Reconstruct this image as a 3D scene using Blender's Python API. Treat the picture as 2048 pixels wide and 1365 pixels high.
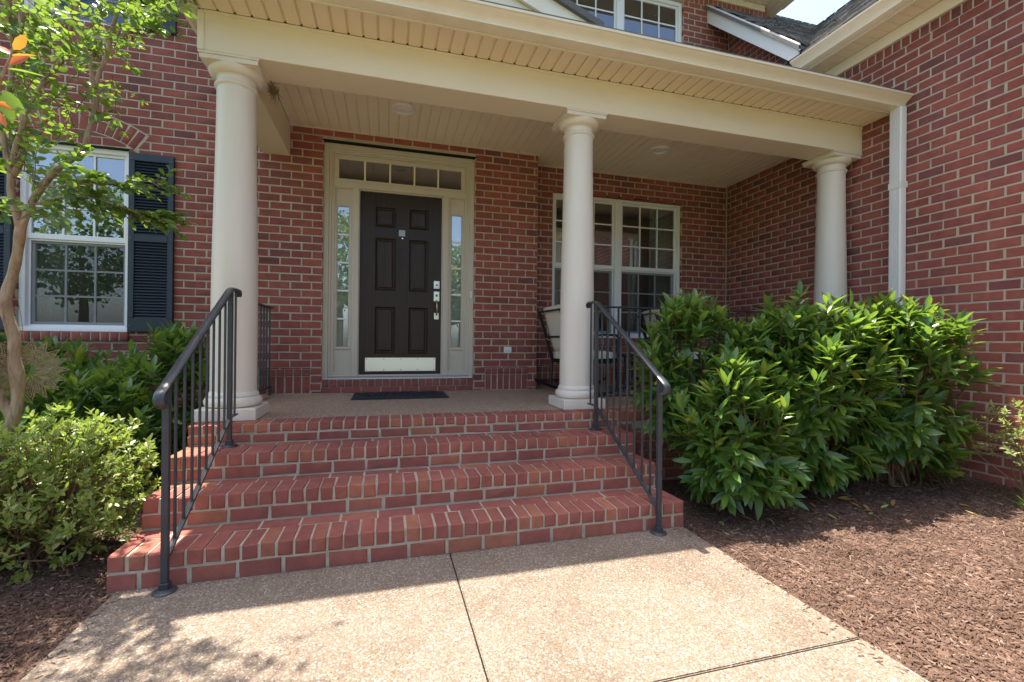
import bpy, bmesh, math, random
import numpy as np
from mathutils import Vector, Matrix, Quaternion
from mathutils import noise as mnoise

random.seed(7)
rng = np.random.default_rng(11)
for o in list(bpy.data.objects):
    bpy.data.objects.remove(o, do_unlink=True)
scene = bpy.context.scene
COL = scene.collection

# ------------------------------------------------------------------ camera
CAM_H = 1.155
FPX = 906.15                                   # focal length in photo pixels (2048 wide)
yaw, pit, roll = (math.radians(a) for a in (15.5, 0.118, 0.535))
cF = Vector((math.sin(yaw)*math.cos(pit), math.cos(yaw)*math.cos(pit), math.sin(pit)))
cR = Vector((math.cos(yaw), -math.sin(yaw), 0))
cU = cR.cross(cF)
cR, cU = cR*math.cos(roll) + cU*math.sin(roll), cU*math.cos(roll) - cR*math.sin(roll)
cam = bpy.data.cameras.new('camera')
cam.sensor_width = 36
cam.lens = FPX/2048*36
cam.clip_start = 0.05
cam.clip_end = 2000
camo = bpy.data.objects.new('camera', cam)
COL.objects.link(camo)
camo.matrix_world = Matrix(((cR.x, cU.x, -cF.x, 0), (cR.y, cU.y, -cF.y, 0), (cR.z, cU.z, -cF.z, CAM_H), (0, 0, 0, 1)))
scene.camera = camo
scene.render.resolution_x = 1024
scene.render.resolution_y = 682

# ------------------------------------------------------------------ light
LDIR = Vector((0.12, -0.245, -1.0)).normalized()     # the way the sunlight travels
world = bpy.data.worlds.new('World')
scene.world = world
world.use_nodes = True
wn = world.node_tree.nodes
wl = world.node_tree.links
wn.clear()
wo = wn.new('ShaderNodeOutputWorld')
wb = wn.new('ShaderNodeBackground')
sky = wn.new('ShaderNodeTexSky')
sky.sky_type = 'NISHITA'
sky.sun_disc = False
sky.sun_elevation = math.asin(-LDIR.z)
sky.sun_rotation = math.atan2(-LDIR.x, -LDIR.y)
sky.air_density = 0.9
sky.dust_density = 3.0
sky.ozone_density = 0.4
wb.inputs['Strength'].default_value = 0.15
wl.new(sky.outputs[0], wb.inputs['Color'])
wl.new(wb.outputs[0], wo.inputs['Surface'])
sl = bpy.data.lights.new('sun', 'SUN')
sl.energy = 4.25
sl.angle = math.radians(0.53)
sl.color = (1.0, 0.94, 0.84)
so = bpy.data.objects.new('sun', sl)
COL.objects.link(so)
so.rotation_euler = LDIR.to_track_quat('-Z', 'Y').to_euler()
so.location = (-4, 8, 20)

scene.view_settings.view_transform = 'Standard'
scene.view_settings.look = 'None'
scene.view_settings.exposure = 1.6
scene.view_settings.gamma = 1.0
scene.view_settings.use_curve_mapping = False
scene.render.engine = 'CYCLES'
scene.cycles.max_bounces = 7
scene.cycles.diffuse_bounces = 4
scene.cycles.transparent_max_bounces = 8


def pray(px, py):
    return cF + cR*((px-1024)/FPX) + cU*((682.5-py)/FPX)


def at_y(px, py, y):
    d = pray(px, py)
    t = y/d.y
    return Vector((d.x*t, y, CAM_H + d.z*t))


def to_px(P):
    d = Vector(P) - Vector((0, 0, CAM_H))
    z = d.dot(cF)
    if z < 0.05:
        return None
    return (1024 + FPX*d.dot(cR)/z, 682.5 - FPX*d.dot(cU)/z, z)


def show_size(P, area=1.0):
    """how large a piece at P shows in the photograph; 0 outside the frame"""
    q = to_px(P)
    if q is None or not (-10 < q[0] < 2058 and -10 < q[1] < 1375):
        return 0.0
    return area/(q[2]*q[2])


# ------------------------------------------------------------------ materials
MATS = {}


class NT:
    def __init__(s, name):
        m = bpy.data.materials.new(name)
        m.use_nodes = True
        s.m, s.t = m, m.node_tree
        s.n, s.l = s.t.nodes, s.t.links
        s.n.clear()
        s.out = s.n.new('ShaderNodeOutputMaterial')
        s.p = s.n.new('ShaderNodeBsdfPrincipled')
        s.l.new(s.p.outputs[0], s.out.inputs['Surface'])
        MATS[name] = m

    def new(s, typ, **kw):
        n = s.n.new('ShaderNode' + typ)
        for k, v in kw.items():
            if k.startswith('i_'):
                key = k[2:].replace('_', ' ')
                n.inputs[key].default_value = v
            else:
                setattr(n, k, v)
        return n

    def link(s, a, b):
        s.l.new(a, b)

    def setp(s, **kw):
        for k, v in kw.items():
            s.p.inputs[k.replace('_', ' ')].default_value = v

    def pos(s):
        return s.new('NewGeometry').outputs['Position']

    def noise(s, scale, detail=4, rough=0.55, vec=None, dist=0.0):
        n = s.new('TexNoise')
        n.inputs['Scale'].default_value = scale
        n.inputs['Detail'].default_value = detail
        n.inputs['Roughness'].default_value = rough
        n.inputs['Distortion'].default_value = dist
        s.link(vec if vec is not None else s.pos(), n.inputs['Vector'])
        return n

    def ramp(s, fac, stops, interp='LINEAR'):
        r = s.new('ValToRGB')
        r.color_ramp.interpolation = interp
        els = r.color_ramp.elements
        while len(els) > 1:
            els.remove(els[-1])
        els[0].position = stops[0][0]
        els[0].color = (*stops[0][1], 1)
        for p, c in stops[1:]:
            e = els.new(p)
            e.color = (*c, 1)
        s.link(fac, r.inputs['Fac'])
        return r.outputs['Color']

    def mix(s, fac, a, b, blend='MIX'):
        m = s.new('Mix', data_type='RGBA', blend_type=blend)
        for sock, v in ((m.inputs[0], fac), (m.inputs[6], a), (m.inputs[7], b)):
            if isinstance(v, (int, float)):
                sock.default_value = v
            elif isinstance(v, tuple):
                sock.default_value = (*v, 1)
            else:
                s.link(v, sock)
        return m.outputs[2]

    def math(s, op, a, b=0.0, clamp=False):
        m = s.new('Math', operation=op, use_clamp=clamp)
        for sock, v in ((m.inputs[0], a), (m.inputs[1], b)):
            if isinstance(v, (int, float)):
                sock.default_value = v
            else:
                s.link(v, sock)
        return m.outputs[0]

    def rnd(s):
        """a random number for each piece, whether it is an object or an island of a mesh"""
        oi = s.new('ObjectInfo').outputs['Random']
        ri = s.new('NewGeometry').outputs['Random Per Island']
        return s.math('FRACT', s.math('ADD', s.math('MULTIPLY', oi, 7.31), s.math('MULTIPLY', ri, 3.77)))

    def bump(s, height, strength=0.3, dist=0.01, normal=None):
        b = s.new('Bump')
        b.inputs['Strength'].default_value = strength
        b.inputs['Distance'].default_value = dist
        s.link(height, b.inputs['Height'])
        if normal is not None:
            s.link(normal, b.inputs['Normal'])
        s.link(b.outputs[0], s.p.inputs['Normal'])
        return b.outputs[0]


def mat_brick(name, stops, chalk=0.25, rough=0.85):
    t = NT(name)
    base = t.ramp(t.rnd(), stops)
    n1 = t.noise(14, 5, 0.6)
    col = t.mix(t.math('MULTIPLY', t.math('SUBTRACT', n1.outputs['Fac'], 0.25, True), 1.3, True), base, t.mix(1.0, base, (0.55, 0.56, 0.62), 'MULTIPLY'))
    n2 = t.noise(60, 4, 0.7)
    col = t.mix(t.math('MULTIPLY', n2.outputs['Fac'], 0.3), col, t.mix(1.0, col, (1.5, 1.35, 1.25), 'MULTIPLY'))
    # lime and mortar smears
    n3 = t.noise(9, 6, 0.75)
    sm = t.math('MULTIPLY', t.math('SUBTRACT', n3.outputs['Fac'], 0.665, True), 5.0*chalk, True)
    col = t.mix(sm, col, (0.50, 0.42, 0.37))
    n4 = t.noise(170, 2, 0.5)
    sp = t.math('MULTIPLY', t.math('SUBTRACT', n4.outputs['Fac'], 0.71, True), 6.0*chalk, True)
    col = t.mix(sp, col, (0.62, 0.55, 0.50))
    n7 = t.noise(0.9, 4, 0.6)
    col = t.mix(0.42, col, t.mix(1.0, col, t.ramp(n7.outputs['Fac'], [(0.3, (0.45, 0.45, 0.48)), (0.5, (1, 1, 1)), (0.7, (1.35, 1.3, 1.25))]), 'MULTIPLY'))
    n8 = t.noise(26, 6, 0.8)
    gr = t.math('MULTIPLY', t.math('SUBTRACT', n8.outputs['Fac'], 0.56, True), 4.0, True)
    col = t.mix(t.math('MULTIPLY', gr, 0.55), col, t.mix(1.0, col, (0.42, 0.42, 0.44), 'MULTIPLY'))
    t.link(col, t.p.inputs['Base Color'])
    t.setp(Roughness=rough)
    t.p.inputs['Specular IOR Level'].default_value = 0.08
    n5 = t.noise(220, 4, 0.7)
    n6 = t.noise(38, 3, 0.6)
    t.bump(t.math('ADD', t.math('MULTIPLY', n5.outputs['Fac'], 0.5), n6.outputs['Fac']), 0.35, 0.004)


mat_brick('wall_brick', [(0.0, (0.335, 0.104, 0.080)), (0.15, (0.295, 0.096, 0.079)), (0.35, (0.360, 0.118, 0.087)), (0.55, (0.315, 0.102, 0.080)),
                         (0.75, (0.265, 0.095, 0.083)), (0.88, (0.345, 0.112, 0.084)), (0.94, (0.240, 0.092, 0.085)), (0.965, (0.19, 0.076, 0.072)), (1.0, (0.265, 0.101, 0.088))], 0.45)
mat_brick('step_brick', [(0.0, (0.355, 0.124, 0.092)), (0.25, (0.310, 0.108, 0.088)), (0.5, (0.380, 0.140, 0.098)),
                         (0.7, (0.300, 0.106, 0.088)), (0.85, (0.405, 0.165, 0.100)), (1.0, (0.322, 0.113, 0.088))], 0.55)


def simple(name, col, rough=0.5, spec=0.5, metal=0.0, nscale=0, namt=0.2, bumpscale=0, bumpstr=0.15, bumpd=0.002):
    t = NT(name)
    t.setp(Roughness=rough, Metallic=metal)
    t.p.inputs['Specular IOR Level'].default_value = spec
    if nscale:
        n = t.noise(nscale, 5, 0.6)
        c = t.mix(n.outputs['Fac'], tuple(v*(1-namt) for v in col), tuple(min(1, v*(1+namt)) for v in col))
        t.link(c, t.p.inputs['Base Color'])
    else:
        t.p.inputs['Base Color'].default_value = (*col, 1)
    if bumpscale:
        n = t.noise(bumpscale, 4, 0.6)
        t.bump(n.outputs['Fac'], bumpstr, bumpd)
    return t


simple('mortar', (0.45, 0.385, 0.285), 0.95, 0.1, nscale=9, namt=0.34, bumpscale=160, bumpstr=0.6, bumpd=0.004)
simple('step_mortar', (0.45, 0.395, 0.30), 0.95, 0.1, nscale=14, namt=0.5, bumpscale=160, bumpstr=0.6, bumpd=0.004)
def painted(name, col, rough, streak=(9, 9, 0.8), amt=0.16):
    t = NT(name)
    mp = t.new('Mapping')
    mp.inputs['Scale'].default_value = streak
    t.link(t.pos(), mp.inputs['Vector'])
    n = t.noise(1.0, 6, 0.65, mp.outputs[0])
    n2 = t.noise(2.6, 5, 0.6)
    c = t.mix(t.math('MULTIPLY', t.math('SUBTRACT', n.outputs['Fac'], 0.42, True), amt*6, True), col, tuple(v*k for v, k in zip(col, (0.80, 0.77, 0.70))))
    c = t.mix(t.math('MULTIPLY', n2.outputs['Fac'], 0.35), c, t.mix(1.0, c, (0.90, 0.88, 0.84), 'MULTIPLY'))
    n3 = t.noise(150, 3, 0.7)
    sp = t.math('MULTIPLY', t.math('SUBTRACT', n3.outputs['Fac'], 0.73, True), 9.0, True)
    c = t.mix(t.math('MULTIPLY', sp, 0.6), c, (0.22, 0.19, 0.15))
    t.link(c, t.p.inputs['Base Color'])
    t.setp(Roughness=rough)
    nb = t.noise(80, 4, 0.6)
    t.bump(nb.outputs['Fac'], 0.10, 0.002)


painted('cream_paint', (0.82, 0.73, 0.57), 0.45, (1.2, 1.2, 3.0))
painted('column_paint', (0.78, 0.71, 0.61), 0.42)
simple('soffit_vinyl', (0.80, 0.67, 0.48), 0.5, 0.4, nscale=4, namt=0.05, bumpscale=420, bumpstr=0.35, bumpd=0.002)
simple('ceiling_vinyl', (0.86, 0.76, 0.59), 0.45, 0.4, nscale=4, namt=0.06)
simple('trim_paint', (0.56, 0.49, 0.39), 0.4, 0.45, nscale=6, namt=0.05, bumpscale=60, bumpstr=0.06)
simple('white_vinyl', (0.80, 0.80, 0.78), 0.35, 0.5, nscale=5, namt=0.03)
simple('gutter_paint', (0.80, 0.72, 0.57), 0.38, 0.5, nscale=7, namt=0.10)
simple('downspout_paint', (0.78, 0.76, 0.71), 0.38, 0.5, nscale=4, namt=0.05)
simple('shutter_paint', (0.018, 0.030, 0.042), 0.45, 0.5, nscale=9, namt=0.25)
simple('black_metal', (0.040, 0.046, 0.054), 0.36, 0.5, nscale=12, namt=0.35, bumpscale=45, bumpstr=0.12)
simple('chair_metal', (0.012, 0.012, 0.014), 0.4, 0.5)
simple('kick_plate_metal', (0.80, 0.80, 0.78), 0.30, 0.5, 0.65, nscale=3, namt=0.04)
simple('nickel', (0.72, 0.70, 0.65), 0.25, 0.5, 0.9)
simple('brass', (0.62, 0.45, 0.22), 0.3, 0.5, 0.9)
simple('screw_metal', (0.15, 0.15, 0.15), 0.4, 0.5, 0.8)
simple('threshold_metal', (0.62, 0.63, 0.64), 0.4, 0.5, 0.5)
simple('cushion_cloth', (0.66, 0.59, 0.48), 0.95, 0.15, nscale=9, namt=0.08, bumpscale=900, bumpstr=0.4, bumpd=0.001)
simple('rubber_mat', (0.022, 0.023, 0.026), 0.7, 0.4, nscale=20, namt=0.3, bumpscale=300, bumpstr=0.4)
simple('black_tar', (0.012, 0.012, 0.012), 0.7, 0.2)
simple('bark', (0.33, 0.225, 0.135), 0.75, 0.2)
simple('twig', (0.16, 0.10, 0.06), 0.8, 0.2)
simple('green_stem', (0.14, 0.17, 0.05), 0.6, 0.3)
simple('dark_room', (0.055, 0.045, 0.036), 0.9, 0.1)
simple('curtain_cloth', (0.80, 0.80, 0.75), 0.9, 0.1, nscale=4, namt=0.08)
simple('blind_white', (0.88, 0.88, 0.86), 0.6, 0.2)
simple('bronze', (0.30, 0.205, 0.135), 0.5, 0.4, 0.1, nscale=40, namt=0.35)
simple('straw', (0.24, 0.19, 0.11), 0.95, 0.1)
simple('soil', (0.05, 0.034, 0.028), 0.95, 0.1, nscale=30, namt=0.4, bumpscale=120, bumpstr=0.8, bumpd=0.02)
simple('joint_dirt', (0.03, 0.027, 0.02), 0.95, 0.1, nscale=60, namt=0.6, bumpscale=300, bumpstr=0.8, bumpd=0.01)
simple('plastic_white', (0.72, 0.72, 0.70), 0.4, 0.4)
simple('rubber_black', (0.015, 0.015, 0.015), 0.5, 0.4)
simple('sticker_face', (0.40, 0.46, 0.52), 0.4, 0.4, nscale=220, namt=0.6)
simple('interior_wall', (0.30, 0.24, 0.17), 0.9, 0.1)
simple('photo_wood', (0.10, 0.055, 0.03), 0.5, 0.3)


def mat_lens():
    t = NT('lamp_lens')
    t.setp(Roughness=0.5)
    t.p.inputs['Base Color'].default_value = (0.85, 0.80, 0.68, 1)


mat_lens()


def mat_bark():
    t = NT('tree_bark')
    mp = t.new('Mapping')
    mp.inputs['Scale'].default_value = (1, 1, 0.25)
    t.link(t.pos(), mp.inputs['Vector'])
    n1 = t.noise(26, 5, 0.6, mp.outputs[0], 1.2)
    n2 = t.noise(7, 3, 0.6, mp.outputs[0])
    c = t.ramp(n1.outputs['Fac'], [(0.32, (0.12, 0.075, 0.048)), (0.48, (0.32, 0.215, 0.125)), (0.68, (0.48, 0.355, 0.22))])
    c = t.mix(t.math('MULTIPLY', n2.outputs['Fac'], 0.6), c, (0.26, 0.18, 0.115))
    t.link(c, t.p.inputs['Base Color'])
    t.setp(Roughness=0.7)
    n3 = t.noise(60, 4, 0.6, mp.outputs[0])
    t.bump(n3.outputs['Fac'], 0.4, 0.006)


mat_bark()


def mat_door():
    t = NT('door_wood')
    mp = t.new('Mapping')
    mp.inputs['Scale'].default_value = (60, 60, 2.2)
    t.link(t.pos(), mp.inputs['Vector'])
    n = t.noise(1.0, 5, 0.65, mp.outputs[0], 0.6)
    c = t.ramp(n.outputs['Fac'], [(0.3, (0.026, 0.016, 0.0125)), (0.7, (0.050, 0.033, 0.026))])
    t.link(c, t.p.inputs['Base Color'])
    t.setp(Roughness=0.34)
    t.p.inputs['Specular IOR Level'].default_value = 0.25
    t.bump(n.outputs['Fac'], 0.25, 0.002)


mat_door()


def mat_aggregate(name, cols, gap, dirt=0.35, scale=105):
    """exposed aggregate concrete: little rounded pebbles in a sandy matrix"""
    t = NT(name)
    pos = t.pos()
    v = t.new('TexVoronoi', feature='F1')
    v.inputs['Scale'].default_value = scale
    v.inputs['Randomness'].default_value = 1.0
    t.link(pos, v.inputs['Vector'])
    sep = t.new('SeparateColor')
    t.link(v.outputs['Color'], sep.inputs[0])
    c = t.ramp(sep.outputs[0], cols)
    d = t.math('MULTIPLY', t.math('SUBTRACT', v.outputs['Distance'], 0.42, True), 3.2, True)
    c = t.mix(d, c, gap)
    n = t.noise(2.2, 6, 0.65)
    st = t.math('MULTIPLY', t.math('SUBTRACT', n.outputs['Fac'], 0.46, True), dirt*6, True)
    c = t.mix(t.math('MULTIPLY', st, dirt), c, t.mix(1.0, c, (0.52, 0.46, 0.40), 'MULTIPLY'))
    n2 = t.noise(30, 4, 0.6)
    c = t.mix(t.math('MULTIPLY', n2.outputs['Fac'], 0.35), c, t.mix(1.0, c, (0.72, 0.68, 0.62), 'MULTIPLY'))
    t.link(c, t.p.inputs['Base Color'])
    t.setp(Roughness=0.85)
    t.p.inputs['Specular IOR Level'].default_value = 0.10
    h = t.math('SUBTRACT', 1.0, t.math('MULTIPLY', v.outputs['Distance'], 1.3))
    t.bump(t.math('ADD', h, t.math('MULTIPLY', n2.outputs['Fac'], 0.5)), 0.75, 0.005)


mat_aggregate('aggregate_walk', [(0.0, (0.225, 0.165, 0.120)), (0.18, (0.31, 0.245, 0.185)), (0.36, (0.165, 0.112, 0.078)), (0.5, (0.35, 0.295, 0.235)),
                                 (0.66, (0.29, 0.185, 0.115)), (0.8, (0.46, 0.42, 0.36)), (0.9, (0.20, 0.160, 0.125)), (1.0, (0.31, 0.26, 0.205))], (0.20, 0.163, 0.126), 0.6, 125)
mat_aggregate('aggregate_porch', [(0.0, (0.40, 0.27, 0.18)), (0.25, (0.55, 0.39, 0.27)), (0.5, (0.34, 0.22, 0.15)), (0.75, (0.64, 0.50, 0.37)),
                                  (1.0, (0.46, 0.33, 0.23))], (0.30, 0.21, 0.15), 0.25, 95)


def mat_mulch():
    t = NT('mulch')
    r = t.rnd()
    c = t.ramp(r, [(0.0, (0.080, 0.049, 0.035)), (0.3, (0.150, 0.094, 0.068)), (0.55, (0.110, 0.067, 0.048)), (0.8, (0.195, 0.124, 0.090)), (0.94, (0.24, 0.158, 0.117)), (1.0, (0.33, 0.235, 0.175))])
    n = t.noise(90, 3, 0.6)
    c = t.mix(t.math('MULTIPLY', n.outputs['Fac'], 0.5), c, t.mix(1.0, c, (0.55, 0.5, 0.5), 'MULTIPLY'))
    nf = t.noise(3.5, 4, 0.6)
    c = t.mix(0.5, c, t.mix(1.0, c, t.ramp(nf.outputs['Fac'], [(0.3, (0.6, 0.58, 0.56)), (0.7, (1.4, 1.42, 1.45))]), 'MULTIPLY'))
    t.link(c, t.p.inputs['Base Color'])
    t.setp(Roughness=0.9)
    t.p.inputs['Specular IOR Level'].default_value = 0.06
    n2 = t.noise(260, 3, 0.6)
    t.bump(n2.outputs['Fac'], 0.5, 0.003)


mat_mulch()


def mat_leaf(name, stops, gloss=0.35, transl=0.35, tcol=(0.30, 0.45, 0.05), spec=0.5):
    t = NT(name)
    r = t.rnd()
    c = t.ramp(r, stops)
    n = t.noise(40, 3, 0.5)
    c = t.mix(t.math('MULTIPLY', n.outputs['Fac'], 0.3), c, t.mix(1.0, c, (0.7, 0.75, 0.6), 'MULTIPLY'))
    # undersides are paler and duller
    bf = t.new('NewGeometry').outputs['Backfacing']
    c2 = t.mix(t.math('MULTIPLY', bf, 0.4), c, t.mix(0.5, c, (0.16, 0.22, 0.10)))
    t.link(c2, t.p.inputs['Base Color'])
    t.setp(Roughness=gloss)
    t.p.inputs['Specular IOR Level'].default_value = spec
    tr = t.new('BsdfTranslucent')
    t.link(t.mix(1.0, t.mix(0.5, c, tcol), (2.0, 2.0, 1.6), 'MULTIPLY'), tr.inputs['Color'])
    mx = t.new('MixShader')
    mx.inputs[0].default_value = transl
    t.link(t.p.outputs[0], mx.inputs[1])
    t.link(tr.outputs[0], mx.inputs[2])
    t.link(mx.outputs[0], t.out.inputs['Surface'])


mat_leaf('laurel_leaf', [(0.0, (0.060, 0.135, 0.028)), (0.35, (0.078, 0.165, 0.032)), (0.65, (0.046, 0.110, 0.030)), (0.85, (0.115, 0.20, 0.032)), (0.95, (0.18, 0.26, 0.036)), (1.0, (0.32, 0.29, 0.04))], 0.25, 0.26)
mat_leaf('azalea_leaf', [(0.0, (0.17, 0.22, 0.055)), (0.4, (0.23, 0.275, 0.075)), (0.7, (0.13, 0.18, 0.045)), (0.92, (0.30, 0.32, 0.07)), (1.0, (0.36, 0.27, 0.09))], 0.34, 0.30)
mat_leaf('myrtle_leaf', [(0.0, (0.040, 0.090, 0.024)), (0.4, (0.065, 0.130, 0.026)), (0.7, (0.032, 0.075, 0.024)), (0.9, (0.10, 0.16, 0.028)), (1.0, (0.20, 0.21, 0.03))], 0.28, 0.32)
mat_leaf('orange_leaf', [(0.0, (0.42, 0.11, 0.035)), (0.5, (0.46, 0.19, 0.04)), (1.0, (0.38, 0.07, 0.035))], 0.38, 0.4, (0.8, 0.25, 0.03))
mat_leaf('rose_leaf', [(0.0, (0.20, 0.26, 0.08)), (0.6, (0.27, 0.31, 0.12)), (1.0, (0.33, 0.22, 0.10))], 0.4, 0.3)
mat_leaf('grass_blade', [(0.0, (0.12, 0.22, 0.03)), (1.0, (0.22, 0.32, 0.05))], 0.45, 0.35)
mat_leaf('fallen_leaf', [(0.0, (0.40, 0.20, 0.05)), (0.4, (0.30, 0.13, 0.05)), (0.7, (0.42, 0.36, 0.10)), (1.0, (0.24, 0.32, 0.09))], 0.6, 0.1)
mat_leaf('far_leaf', [(0.0, (0.075, 0.105, 0.045)), (0.5, (0.10, 0.135, 0.055)), (1.0, (0.13, 0.16, 0.065))], 0.5, 0.25)


def mat_lawn():
    t = NT('lawn')
    n = t.noise(1.2, 6, 0.7)
    n2 = t.noise(60, 3, 0.7)
    c = t.ramp(n2.outputs['Fac'], [(0.3, (0.045, 0.085, 0.020)), (0.7, (0.10, 0.16, 0.035))])
    c = t.mix(t.math('MULTIPLY', n.outputs['Fac'], 0.5), c, (0.10, 0.13, 0.045))
    t.link(c, t.p.inputs['Base Color'])
    t.setp(Roughness=0.9)
    t.bump(n2.outputs['Fac'], 0.8, 0.03)


mat_lawn()


def mat_glass():
    t = NT('window_glass')
    t.n.remove(t.p)
    gl = t.new('BsdfGlossy')
    gl.inputs['Roughness'].default_value = 0.0
    gl.inputs['Color'].default_value = (0.93, 0.96, 1.0, 1)
    tr = t.new('BsdfTransparent')
    tr.inputs['Color'].default_value = (0.86, 0.90, 0.89, 1)
    fr = t.new('Fresnel')
    fr.inputs['IOR'].default_value = 1.55
    f2 = t.math('ADD', t.math('MULTIPLY', fr.outputs[0], 3.0), 0.04, True)
    mx = t.new('MixShader')
    t.link(f2, mx.inputs[0])
    t.link(tr.outputs[0], mx.inputs[1])
    t.link(gl.outputs[0], mx.inputs[2])
    t.link(mx.outputs[0], t.out.inputs['Surface'])


mat_glass()


def mat_screen():
    t = NT('insect_screen')
    t.n.remove(t.p)
    df = t.new('BsdfDiffuse')
    df.inputs['Color'].default_value = (0.03, 0.032, 0.033, 1)
    tr = t.new('BsdfTransparent')
    mx = t.new('MixShader')
    mx.inputs[0].default_value = 0.45
    t.link(tr.outputs[0], mx.inputs[1])
    t.link(df.outputs[0], mx.inputs[2])
    t.link(mx.outputs[0], t.out.inputs['Surface'])


mat_screen()


def mat_shingle():
    t = NT('roof_shingle')
    r = t.rnd()
    n0 = t.noise(25, 4, 0.7)
    c = t.ramp(t.math('ADD', t.math('MULTIPLY', r, 0.6), t.math('MULTIPLY', n0.outputs['Fac'], 0.4)), [(0.0, (0.05, 0.05, 0.055)), (0.45, (0.13, 0.125, 0.12)), (0.75, (0.22, 0.20, 0.18)), (1.0, (0.32, 0.30, 0.27))])
    t.link(c, t.p.inputs['Base Color'])
    t.setp(Roughness=0.9)
    n = t.noise(400, 2, 0.6)
    t.bump(n.outputs['Fac'], 0.6, 0.004)


mat_shingle()

# ------------------------------------------------------------------ mesh helpers
ORG = {}


def org(parent):
    return ORG.get(parent.name, Vector((0, 0, 0))) if parent is not None else Vector((0, 0, 0))


class MB:
    def __init__(s):
        s.v, s.f = [], []

    def add(s, vs, fs):
        b = len(s.v)
        s.v.extend([tuple(p) for p in vs])
        s.f.extend([tuple(i+b for i in q) for q in fs])
        return s

    def box(s, x0, x1, y0, y1, z0, z1):
        return s.add([(x0, y0, z0), (x1, y0, z0), (x1, y1, z0), (x0, y1, z0), (x0, y0, z1), (x1, y0, z1), (x1, y1, z1), (x0, y1, z1)],
                     [(0, 3, 2, 1), (4, 5, 6, 7), (0, 1, 5, 4), (1, 2, 6, 5), (2, 3, 7, 6), (3, 0, 4, 7)])

    def bar(s, p, q, w, h, up=Vector((0, 0, 1))):
        """a straight bar of w x h section from p to q"""
        p, q = Vector(p), Vector(q)
        d = (q-p).normalized()
        a = d.cross(up)
        if a.length < 1e-4:
            a = d.cross(Vector((0, 1, 0)))
        a.normalize()
        b = a.cross(d)
        vs = []
        for c in (p, q):
            for i, j in ((-1, -1), (1, -1), (1, 1), (-1, 1)):
                vs.append(c + a*(w/2*i) + b*(h/2*j))
        return s.add(vs, [(0, 1, 2, 3), (7, 6, 5, 4), (0, 4, 5, 1), (1, 5, 6, 2), (2, 6, 7, 3), (3, 7, 4, 0)])

    def sweep(s, pts, w, h, side):
        """a flat bar swept along pts; side is the direction of its width"""
        pts = [Vector(p) for p in pts]
        side = Vector(side).normalized()
        vs = []
        n = len(pts)
        for i, p in enumerate(pts):
            d = (pts[min(i+1, n-1)] - pts[max(i-1, 0)]).normalized()
            b = side.cross(d).normalized()
            hw = w/2
            for a, c in ((-hw, -h/2), (hw, -h/2), (hw, h*0.15), (hw*0.55, h/2), (-hw*0.55, h/2), (-hw, h*0.15)):
                vs.append(p + side*a + b*c)
        fs = []
        for i in range(n-1):
            for k in range(6):
                a, b2 = i*6+k, i*6+(k+1) % 6
                fs.append((a, b2, b2+6, a+6))
        fs.append(tuple(range(5, -1, -1)))
        fs.append(tuple((n-1)*6+k for k in range(6)))
        return s.add(vs, fs)

    def tube(s, pts, radii, n=8, cap=True):
        pts = [Vector(p) for p in pts]
        if isinstance(radii, (int, float)):
            radii = [radii]*len(pts)
        ref = Vector((0.31, 0.17, 0.93))
        vs, m = [], len(pts)
        d0 = (pts[1]-pts[0]).normalized()
        a = d0.cross(ref).normalized()
        for i, p in enumerate(pts):
            d = (pts[min(i+1, m-1)] - pts[max(i-1, 0)]).normalized()
            a = (a - d*a.dot(d)).normalized()
            b = d.cross(a)
            for k in range(n):
                t = 2*math.pi*k/n
                vs.append(p + (a*math.cos(t) + b*math.sin(t))*radii[i])
        fs = []
        for i in range(m-1):
            for k in range(n):
                k2 = (k+1) % n
                fs.append((i*n+k, i*n+k2, (i+1)*n+k2, (i+1)*n+k))
        if cap:
            fs.append(tuple(range(n-1, -1, -1)))
            fs.append(tuple((m-1)*n+k for k in range(n)))
        return s.add(vs, fs)

    def lathe(s, prof, cx, cy, n=40):
        vs, fs = [], []
        m = len(prof)
        for r, z in prof:
            for k in range(n):
                t = 2*math.pi*k/n
                vs.append((cx + r*math.cos(t), cy + r*math.sin(t), z))
        for i in range(m-1):
            for k in range(n):
                k2 = (k+1) % n
                fs.append((i*n+k, i*n+k2, (i+1)*n+k2, (i+1)*n+k))
        fs.append(tuple(range(n-1, -1, -1)))
        fs.append(tuple((m-1)*n+k for k in range(n)))
        return s.add(vs, fs)

    def prism(s, poly, axis, a, b):
        """extrude a 2-d polygon along an axis: 'x' takes (y, z) pairs, 'y' takes (x, z), 'z' takes (x, y)"""
        def mk(p, t):
            return {'x': (t, p[0], p[1]), 'y': (p[0], t, p[1]), 'z': (p[0], p[1], t)}[axis]
        n = len(poly)
        vs = [mk(p, a) for p in poly] + [mk(p, b) for p in poly]
        fs = [tuple(range(n)), tuple(range(2*n-1, n-1, -1))]
        for k in range(n):
            k2 = (k+1) % n
            fs.append((k, k+n, k2+n, k2))
        return s.add(vs, fs)

    def frame(s, x0, x1, z0, z1, w, y0, y1, wt=None, wb=None):
        """a rectangular frame facing -y: jambs between head and sill, butted"""
        wt = w if wt is None else wt
        wb = w if wb is None else wb
        s.box(x0, x1, y0, y1, z1-wt, z1)
        s.box(x0, x1, y0, y1, z0, z0+wb)
        s.box(x0, x0+w, y0, y1, z0+wb, z1-wt)
        s.box(x1-w, x1, y0, y1, z0+wb, z1-wt)
        return s


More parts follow.
